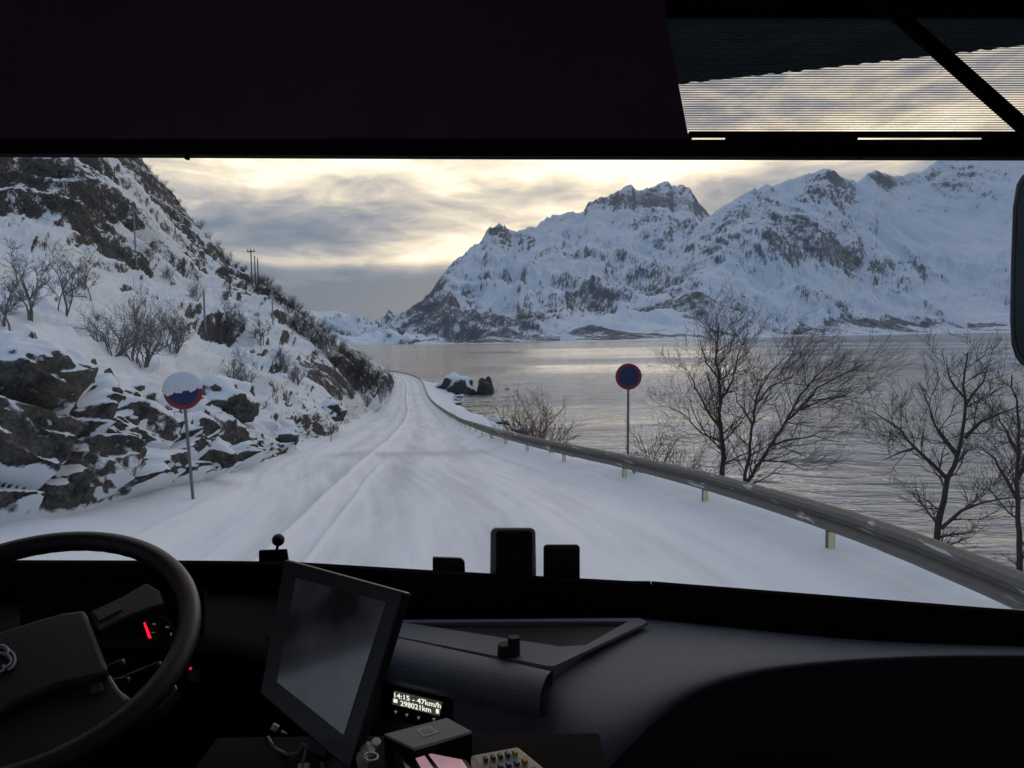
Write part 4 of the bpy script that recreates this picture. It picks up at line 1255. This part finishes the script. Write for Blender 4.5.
arc(0, 660, 15, 12, 60, -60, .0022); arc(-2, 652, 10, 6, -80, 30, .003); arc(-2, 661, 13, 8, -95, 60, .0022); arc(-4, 668, 8, 5, 100, -30, .002)
em.build('emblem', pmat('dull_silver_emblem', (.35, .37, .42), .35, .8), sw, True)
cb = MB().tube(wc - wn * .02, wc - wn * .30, .045, .07, 20); cb.build('column', m_vblack, sw, True)

# centre tray
E0, E1 = WZ(388, 632, zt), WZ(553, 668, zt)
E2 = WZ(651, 622, zt)
B0, B1 = WZ(380, 622.5, zt), WZ(645, 619, zt)
u = (E1 - E0).normalized(); cn = Vector((u.y, -u.x, 0))
if cn.y > 0: cn = -cn
def zq(pts, z=0): return [WZ(x, y, zt) + Vector((0, 0, z)) for x, y in pts]
inner = [(405, 622.5), (628, 621.2), (586, 645), (560, 646.5)]
outer = [(380, 620), (380, 633), (548, 665.5), (554, 666), (648, 621), (640, 618)]
mb = MB()
# frame strips round the sunk speaker panel
mb.slab(zq([(380, 620), (640, 618), (628, 621.2), (405, 622.5)]), (0, 0, -.02))
mb.slab(zq([(640, 618), (648, 622), (554, 666), (586, 645), (628, 621.2)]), (0, 0, -.006))
mb.slab(zq([(554, 666), (546, 665.5), (560, 646.5), (586, 645)]), (0, 0, -.02))
mb.slab(zq([(546, 665.5), (380, 633), (380, 620), (405, 622.5), (560, 646.5)]), (0, 0, -.02))
mb.build('dash_tray', m_dash, coach)
MB().slab(zq([(403, 621), (630, 619.5), (588, 646), (560, 648)], -.008), (0, 0, -.01)).build('speaker_panel', m_black, coach)
# rounded lip and centre face
prof = [(.002, -.03), (.003, -.006), (.008, -.002), (.022, -.003), (.038, -.011), (.050, -.025), (.054, -.042), (.050, -.058), (.038, -.070), (.030, -.085), (.030, -.70)]
rows = []
for i in range(21):
    t = i / 20
    base = E0.lerp(E1, t * 1.0)
    k = 1.0 + .15 * (1 - t)
    s_ = 1.0
    rows.append([base + cn * (a_ * k * float(s_)) + Vector((0, 0, b_)) for a_, b_ in prof])
MB().grid(rows).build('centre_dashboard', m_dash, coach, True)
# knobs on the tray edge
kb = MB(); p = WZ(505, 656, zt); kb.tube(p, p + Vector((0, 0, .022)), .0135, .012, 20); kb.build('tray_knob', m_black, coach, bevel=.002)
kb = MB(); p = WZ(514, 655, zt); kb.tube(p, p + Vector((0, 0, .033)), .011, .0105, 20); kb.build('tray_knob', m_black, coach, bevel=.002)

# passenger side dashboard
CC = [[(555, 668, 1.228), (535, 697, 1.185), (528, 735, 1.20), (531, 800, 1.22)],
      [(566, 662, 1.25), (549, 698, 1.175), (552, 742, 1.12), (568, 800, 1.10)],
      [(590, 650, 1.30), (580, 688, 1.19), (590, 738, 1.105), (604, 769, 1.085)],
      [(616, 637, 1.355), (618, 668, 1.245), (630, 704, 1.16), (643, 724, 1.135)],
      [(644, 624.5, 1.41), (657, 646, 1.32), (671, 673, 1.225), (683, 692, 1.19)],
      [(692, 626, 1.44), (706, 640, 1.36), (722, 659, 1.275), (736, 674.5, 1.24)],
      [(752, 631, 1.445), (761, 642, 1.38), (773, 655, 1.315), (784, 665.5, 1.285)],
      [(850, 641, 1.447), (854, 647, 1.41), (858, 653, 1.375), (861, 658.5, 1.35)],
      [(950, 646, 1.447), (952, 649, 1.42), (954, 652, 1.40), (955, 654.5, 1.385)],
      [(1100, 650, 1.447), (1100, 652, 1.43), (1100, 654, 1.42), (1100, 656, 1.41)],
      [(1225, 655, 1.447), (1225, 657, 1.43), (1225, 659, 1.42), (1225, 661, 1.41)]]
rows = []
for c_ in CC:
    r_ = [W(*q_) for q_ in c_]
    r0 = r_[0] + Vector((0, .25, -.01))
    rr_ = [r0] + r_ + [r_[-1] + Vector((.012, .012, -.012)), r_[-1] + Vector((.02, .04, -.03)), r_[-1] + Vector((.02, .05, -.6))]
    rows.append(rr_)
PD = MB().grid(rows).build('passenger_dashboard', m_dash, coach, True)
sb = PD.modifiers.new('smooth', 'SUBSURF'); sb.levels = 3; sb.render_levels = 3
# dark trim panel under the curved edge
rows = []
for c_ in CC[1:]:
    e_ = W(*c_[-1])
    rows.append([e_ + Vector((.006, .008, -.014)), e_ + Vector((.006, .004, -.05)), e_ + Vector((0, .012, -.25)), e_ + Vector((0, .03, -.6))])
MB().grid(rows).build('glovebox_panel', pmat('dark_plum_trim', (.07, .04, .055), .85, nscale=200, bump=.3, spec=.15), coach, True)

# tachograph display with its two lines of characters
pt = E0 + cn * .0335
def oc(px, py, d=0): return WP(px, py, pt + cn * d, cn)
MB().slab([oc(380, 680, .001), oc(452, 694, .001), oc(452, 730, .001), oc(380, 718, .001)], cn * .004).build('tachograph', pmat('tachograph_black', (.008, .008, .009), .4), coach, bevel=.001)
tach = [o for o in bpy.data.objects if o.name.startswith('tachograph')][0]
m_lcd = pmat('display_backlight', (.05, .05, .05), .4, emit=(.5, .5, .42), es=.07)
m_chr = pmat('lit_characters', (.6, .6, .55), .4, emit=(1, 1, .86), es=.75)
MB().slab([oc(394.5, 690.5, .0055), oc(442.5, 702, .0055), oc(439.5, 716, .0055), oc(392, 704, .0055)], cn * .0008).build('display', m_lcd, tach)
def text_mesh(body):
    cu = bpy.data.curves.new('text', 'FONT'); cu.body = body; cu.extrude = 0.02; cu.offset = .012
    o = bpy.data.objects.new('text', cu); COL.objects.link(o)
    bpy.context.view_layer.update()
    me = bpy.data.meshes.new_from_object(o.evaluated_get(bpy.context.evaluated_depsgraph_get()))
    bpy.data.objects.remove(o)
    return me
def text_on(body, p0, p1, hgt, nrm, mat, name, parent, off=0.0):
    me = text_mesh(body)
    co = np.array([v_.co[:] for v_ in me.vertices])
    mn_, mx_ = co.min(0), co.max(0)
    ex = (p1 - p0); L = ex.length; ex = ex.normalized(); ez = nrm; ey = ez.cross(ex).normalized()
    wl = WLOC(parent)
    for v_ in me.vertices:
        x = (v_.co.x - mn_[0]) / (mx_[0] - mn_[0]) * L
        y = (v_.co.y - mn_[1]) / (mx_[1] - mn_[1]) * hgt
        z = (v_.co.z - mn_[2]) * .01
        v_.co = p0 + ex * x + ey * y + ez * (z + off) - wl
    me.materials.append(mat)
    o = bpy.data.objects.new(name, me); COL.objects.link(o); o.parent = parent
    return o
hh = (oc(394, 692) - oc(394, 697)).length
text_on('14:15 ■ 47km/h'.replace('■', '-'), oc(394.5, 697.5, .0065), oc(441, 708.6, .0065), hh, cn, m_chr, 'display_text', tach)
text_on('298021km', oc(400.5, 705.5, .0065), oc(431, 712.7, .0065), hh, cn, m_chr, 'display_text', tach)
sq = MB()
for (x, y, w, h) in ((395.5, 700.8, 3.8, 3.6), (437.5, 711.3, 3.0, 4.2)):
    sq.slab([oc(x - w / 2, y - h / 2 - .4, .0065), oc(x + w / 2, y - h / 2 + .4, .0065), oc(x + w / 2, y + h / 2 + .4, .0065), oc(x - w / 2, y + h / 2 - .4, .0065)], cn * .0005)
sq.build('display_symbol', m_chr, tach)
m_mark = pmat('button_marks', (.35, .35, .35), .5, emit=(.6, .6, .6), es=.18)
tri = MB()
for (x, y) in ((395.8, 712.2), (407, 715.3), (418.7, 718), (434, 719.5)):
    s_ = 1.5
    tri.slab([oc(x - s_, y - s_, .0055), oc(x + s_, y - s_, .0055), oc(x, y + s_, .0055)], cn * .0005)
tri.build('button_mark', m_mark, tach)
hk = MB()
for k in range(8):
    a0, a1 = R(-80 + k * 12), R(-80 + (k + 1) * 12)
    hk.tube(oc(392 + 13 * math.cos(a0), 674 + 13 * math.sin(a0), .003), oc(392 + 13 * math.cos(a1), 674 + 13 * math.sin(a1), .003), .0012, .0012, 6)
hk.build('panel_handle', m_grey, coach)

# console shelf
zs = cz - .478
MB().slab([Vector((-.36, .42, zs)), Vector((.10, .42, zs)), Vector((.10, .865, zs)), Vector((-.36, .865, zs))], (0, 0, -.03)).build('console_shelf', m_vblack, coach, bevel=.004)
MB().slab([Vector((-.36, .50, zs - .03)), Vector((.10, .50, zs - .03)), Vector((.10, .80, zs - .03)), Vector((-.36, .80, zs - .03))], (0, 0, -.9)).build('console_leg', m_vblack, coach)

# ------------------------------------------------------------------ loose things in the cab
# tablet
tn = Vector((-.50, -.78, .38)).normalized(); tp = W(330, 665, .84)
def ot(px, py, d=0): return WP(px, py, tp + tn * d, tn)
T = [(284, 559), (404, 592), (349, 772), (259, 694)]
tab = empty('tablet', ot(320, 760))
def tbuild(pts, d, thick, name, mat, **kw): return MB().slab([ot(x, y, d) for x, y in pts], -tn * thick).build(name, mat, tab, **kw)
tbuild(T, 0, .016, 'casing', pmat('tablet_casing', (.012, .012, .015), .4), bevel=.003, seg=3)
I = [(296, 578), (386, 602), (343.5, 735), (277, 682)]
m_scr = bpy.data.materials.new('tablet_glass'); m_scr.use_nodes = True
q = NG(m_scr.node_tree); b = q.nt.nodes['Principled BSDF']
b.inputs['Base Color'].default_value = (.012, .013, .016, 1); b.inputs['Roughness'].default_value = .10; b.inputs['IOR'].default_value = 1.9
t = q.n('ShaderNodeTexCoord')
e_ = q.noise(t.outputs['Object'], 9, 3, .5)
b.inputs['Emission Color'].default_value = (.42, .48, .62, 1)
q.l(q.mr(e_, .35, .65, .0, .03), b.inputs['Emission Strength'])  # faint uneven glow added to strengthen the side window's reflection
tbuild(I, .0012, .0008, 'screen', m_scr)
tbuild([(312, 730), (330, 748), (318, 770), (296, 752)], -.018, .03, 'mount', m_black, bevel=.003)
tag(tab, 'black tablet on a mount beside the steering wheel reflecting grey light, with a faint glow added', 'tablet')

# ball camera on its base
rt = empty('dash_camera', W(272, 560, 1.5)); 
MB().slab(quad([(258.5, 551), (286, 550), (288, 563), (258.5, 563)], 1.5), (0, .010, 0)).build('base', m_vblack, rt, bevel=.002)
MB().tube(W(276.5, 551, 1.51), W(278.3, 543, 1.51), .003, .003, 10).build('stem', m_vblack, rt)
bm = bmesh.new(); bmesh.ops.create_uvsphere(bm, u_segments=24, v_segments=16, radius=.0128)
me = bpy.data.meshes.new('ball'); bm.to_mesh(me); bm.free(); me.materials.append(m_black)
for p_ in me.polygons: p_.use_smooth = True
o = bpy.data.objects.new('ball', me); COL.objects.link(o); o.parent = rt; o.location = W(278.3, 540, 1.51) - rt.location
tag(rt, 'small black ball on a stem and square base at the windscreen foot', 'dash camera')

def rrect(x0, y0, x1, y1, r, n=6):
    P = []
    for cx_, cy_, a0 in ((x1 - r, y0 + r, -90), (x1 - r, y1 - r, 0), (x0 + r, y1 - r, 90), (x0 + r, y0 + r, 180)):
        for k in range(n + 1):
            a = R(a0 + 90 * k / n); P.append((cx_ + r * math.cos(a), cy_ + r * math.sin(a)))
    return P
rt = empty('rimmed_device', W(513, 574, 1.49))
rim = rrect(490.5, 528, 535.5, 580, 6)
rim = [(x + (-.5 if x < 513 else .8) * (y - 528) / 50, y) for x, y in rim]
MB().slab([W(x, y, 1.49) for x, y in rim], (0, .010, 0)).build('casing', pmat('dark_grey_rim', (.5, .52, .56), .4), rt, bevel=.003, seg=3)
MB().slab([W(x, y, 1.487) for x, y in rrect(496, 531, 532, 582, 4)], (0, .004, 0)).build('screen', pmat('off_screen', (.01, .01, .012), .35), rt)
MB().slab([W(x, y, 1.4845) for x, y in rrect(506, 532.5, 521, 534, .7)], (0, .002, 0)).build('speaker_slot', m_grey, rt)
tag(rt, 'rounded black device with grey rim standing on the dashboard ledge, tallest of three', 'device')
rt = empty('plain_device', W(562, 576, 1.49))
MB().slab([W(x, y, 1.49) for x, y in rrect(543.5, 545, 580, 585, 4)], (0, .008, 0)).build('casing', m_black, rt, bevel=.003)
MB().slab([W(x, y, 1.4895) for x, y in rrect(546, 546, 577.5, 549, 1)], (0, .002, 0)).build('top_ridge', m_grey, rt)
tag(rt, 'plain black box on the dashboard ledge right of the rimmed device', 'device')
rt = empty('flat_device', W(448, 572, 1.49))
MB().slab([W(x, y, 1.49) for x, y in [(432.5, 557.5), (461, 558.5), (464.5, 562), (465, 577), (432.5, 577)]], (0, .010, 0)).build('casing', m_black, rt, bevel=.002)
MB().slab([W(x, y, 1.4895) for x, y in [(437, 562), (458, 562.6), (458, 564), (437, 563.5)]], (0, .002, 0)).build('top_ridge', m_grey, rt)
tag(rt, 'low flat black box on the dashboard ledge left of the rimmed device', 'device')

# grey box with a square sticker
zb = cz - .44
def bz(pts, z): return [WZ(x, y, z) for x, y in pts]
rt = empty('small_box', WZ(428, 745, zs))
bxp = [(383.5, 734), (447, 717.5), (472.5, 731.5), (414, 748.5)]
MB().slab(bz([(428 + (x - 428) * .985, 733 + (y - 733) * .985) for x, y in bxp], zb - .0035), (0, 0, -.033)).build('black_sides', m_vblack, rt)  # sides of the box, a separate piece in black
MB().slab(bz(bxp, zb), (0, 0, -.003)).build('carton', pmat('slate_card', (.24, .27, .32), .6, nscale=80, namp=.1), rt, bevel=.001)
MB().slab([p + Vector((0, 0, .0004)) for p in bz([(415, 729.5), (431, 725.5), (440, 732.5), (423.5, 737.5)], zb)], (0, 0, -.001)).build('sticker', pmat('pale_sticker', (.42, .44, .48), .6), rt)
MB().slab([p + Vector((0, 0, .0007)) for p in bz([(421, 730.3), (429, 728.3), (433, 732), (424.5, 734.2)], zb)], (0, 0, -.0005)).build('printed_square', pmat('sticker_print', (.28, .30, .34), .6), rt)
tag(rt, 'slate grey box with a small square sticker lying on the console', 'box')

# phone with pink screen
rt = empty('phone', WZ(445, 765, zs))
ph = [(395, 744.5), (412, 747.5), (466, 759.5), (478, 778), (425, 790)]
ph = [(398, 745), (466, 759), (484, 785), (430, 800)]
MB().slab(bz(ph, zs + .022), (0, 0, -.012)).build('casing', m_black, rt, bevel=.002)
m_pink = pmat('pink_lit_screen', (.1, .06, .07), .25, emit=(.62, .36, .42), es=.42, nscale=0)
MB().slab([p + Vector((0, 0, .001)) for p in bz([(411, 750.5), (462, 760.5), (478, 785), (437, 797)], zs + .022)], (0, 0, -.0008)).build('screen', m_pink, rt)
MB().slab([p + Vector((0, 0, .0016)) for p in bz([(422, 753), (427, 754), (455, 791), (450, 792)], zs + .022)], (0, 0, -.0004)).build('screen_line', pmat('dark_screen_line', (.03, .015, .02), .4), rt)
MB().slab(bz([(391, 744), (395, 745), (426, 790), (421, 792)], zs + .024), (0, 0, -.02)).build('edge_trim', m_silver, rt)
tag(rt, 'phone with pale pink lit screen lying at the bottom of the console', 'phone')

# keypad terminal
rt = empty('card_terminal', WZ(515, 765, zs))
kp = [(470, 755), (518, 746), (566, 785), (500, 800)]
MB().slab(bz(kp, zs + .034), (0, 0, -.034)).build('casing', pmat('beige_plastic', (.62, .62, .54), .55), rt, bevel=.003)
k00, k10, k11, k01 = [Vector(p) for p in bz([(479, 757.5), (514, 750.5), (556, 785), (506, 797)], zs + .0345)]
kcol = {'grey': pmat('dark_grey_key', (.06, .06, .065), .5), 'yellow': pmat('yellow_key', (.6, .42, .06), .5), 'orange': pmat('orange_key', (.6, .2, .05), .5), 'blue': pmat('blue_key', (.06, .08, .3), .5)}
for j in range(4):
    for i in range(5):
        uu0, uu1 = (i + .28) / 5, (i + .72) / 5; v0_, v1_ = (j + .28) / 4, (j + .62) / 4
        def bl(a_, b_): return k00.lerp(k10, a_).lerp(k01.lerp(k11, a_), b_)
        kc = 'grey'
        if i == 4: kc = ('yellow', 'orange', 'blue', 'grey')[j]
        if j == 1 and i in (2, 3): kc = 'blue'
        MB().slab([bl(uu0, v0_), bl(uu1, v0_), bl(uu1, v1_), bl(uu0, v1_)], (0, 0, .004)).build('key', kcol[kc], rt)
tag(rt, 'beige keypad terminal with grey, yellow and blue keys at the bottom edge', 'keypad')

# crumpled clip and cable
rt = empty('clip', WZ(370, 755, zs))
rnd = random.Random(5)
mb = MB()
for (x, y, w, h) in ((368, 748, 13, 14), (362, 757, 12, 12), (376, 741, 10, 8)):
    pts = [(x + w * math.cos(a) * rnd.uniform(.8, 1.1) * .6, y + h * math.sin(a) * rnd.uniform(.8, 1.1) * .6) for a in np.linspace(0, 2 * np.pi, 9)[:-1]]
    mb.slab(bz(pts, zs + .03 + rnd.uniform(0, .004)), (0, 0, -.008))
mb.build('clip_body', pmat('pale_grey_clip', (.26, .28, .28), .45), rt, bevel=.0015)
mb = MB()
for k in range(16):
    a0, a1 = 2 * math.pi * k / 16, 2 * math.pi * (k + 1) / 16
    f_ = lambda a: WZ(371 + 7 * math.cos(a), 757 + 4 * math.sin(a), zs + .036)
    mb.tube(f_(a0), f_(a1), .0012, .0012, 6)
mb.build('ring', m_silver, rt, True)
tag(rt, 'pale grey metal clip with a ring between tablet and box', 'clip')
rt = empty('cable', W(300, 750, .8))
pts = [W(268, 737, .86), W(274, 748, .84), W(288, 755, .82), W(300, 752, .80), W(303, 744, .79), W(307, 746, .78), W(304, 758, .77), W(300, 778, .76)]
mb = MB()
for a, b_ in zip(pts[:-1], pts[1:]): mb.tube(a, b_, .0018, .0018, 8)
mb.tube(W(322, 762, .76), W(326, 780, .75), .002, .002, 8)
mb.build('cord', pmat('grey_cord', (.16, .16, .17), .4), rt, True)
mb = MB(); mb.tube(W(272, 726, .88), W(278, 729, .88), .0042, .0042, 12); mb.tube(W(281, 731, .88), W(287, 734, .88), .0016, .001, 8)
mb.tube(W(301, 765, .76), W(299, 775, .76), .003, .003, 8); mb.tube(W(307, 764, .76), W(306, 775, .76), .003, .003, 8)
mb.build('plug', pmat('white_plug', (.6, .58, .56), .4), rt, True)
tag(rt, 'thin grey cable with white plugs hanging below the tablet', 'cable')
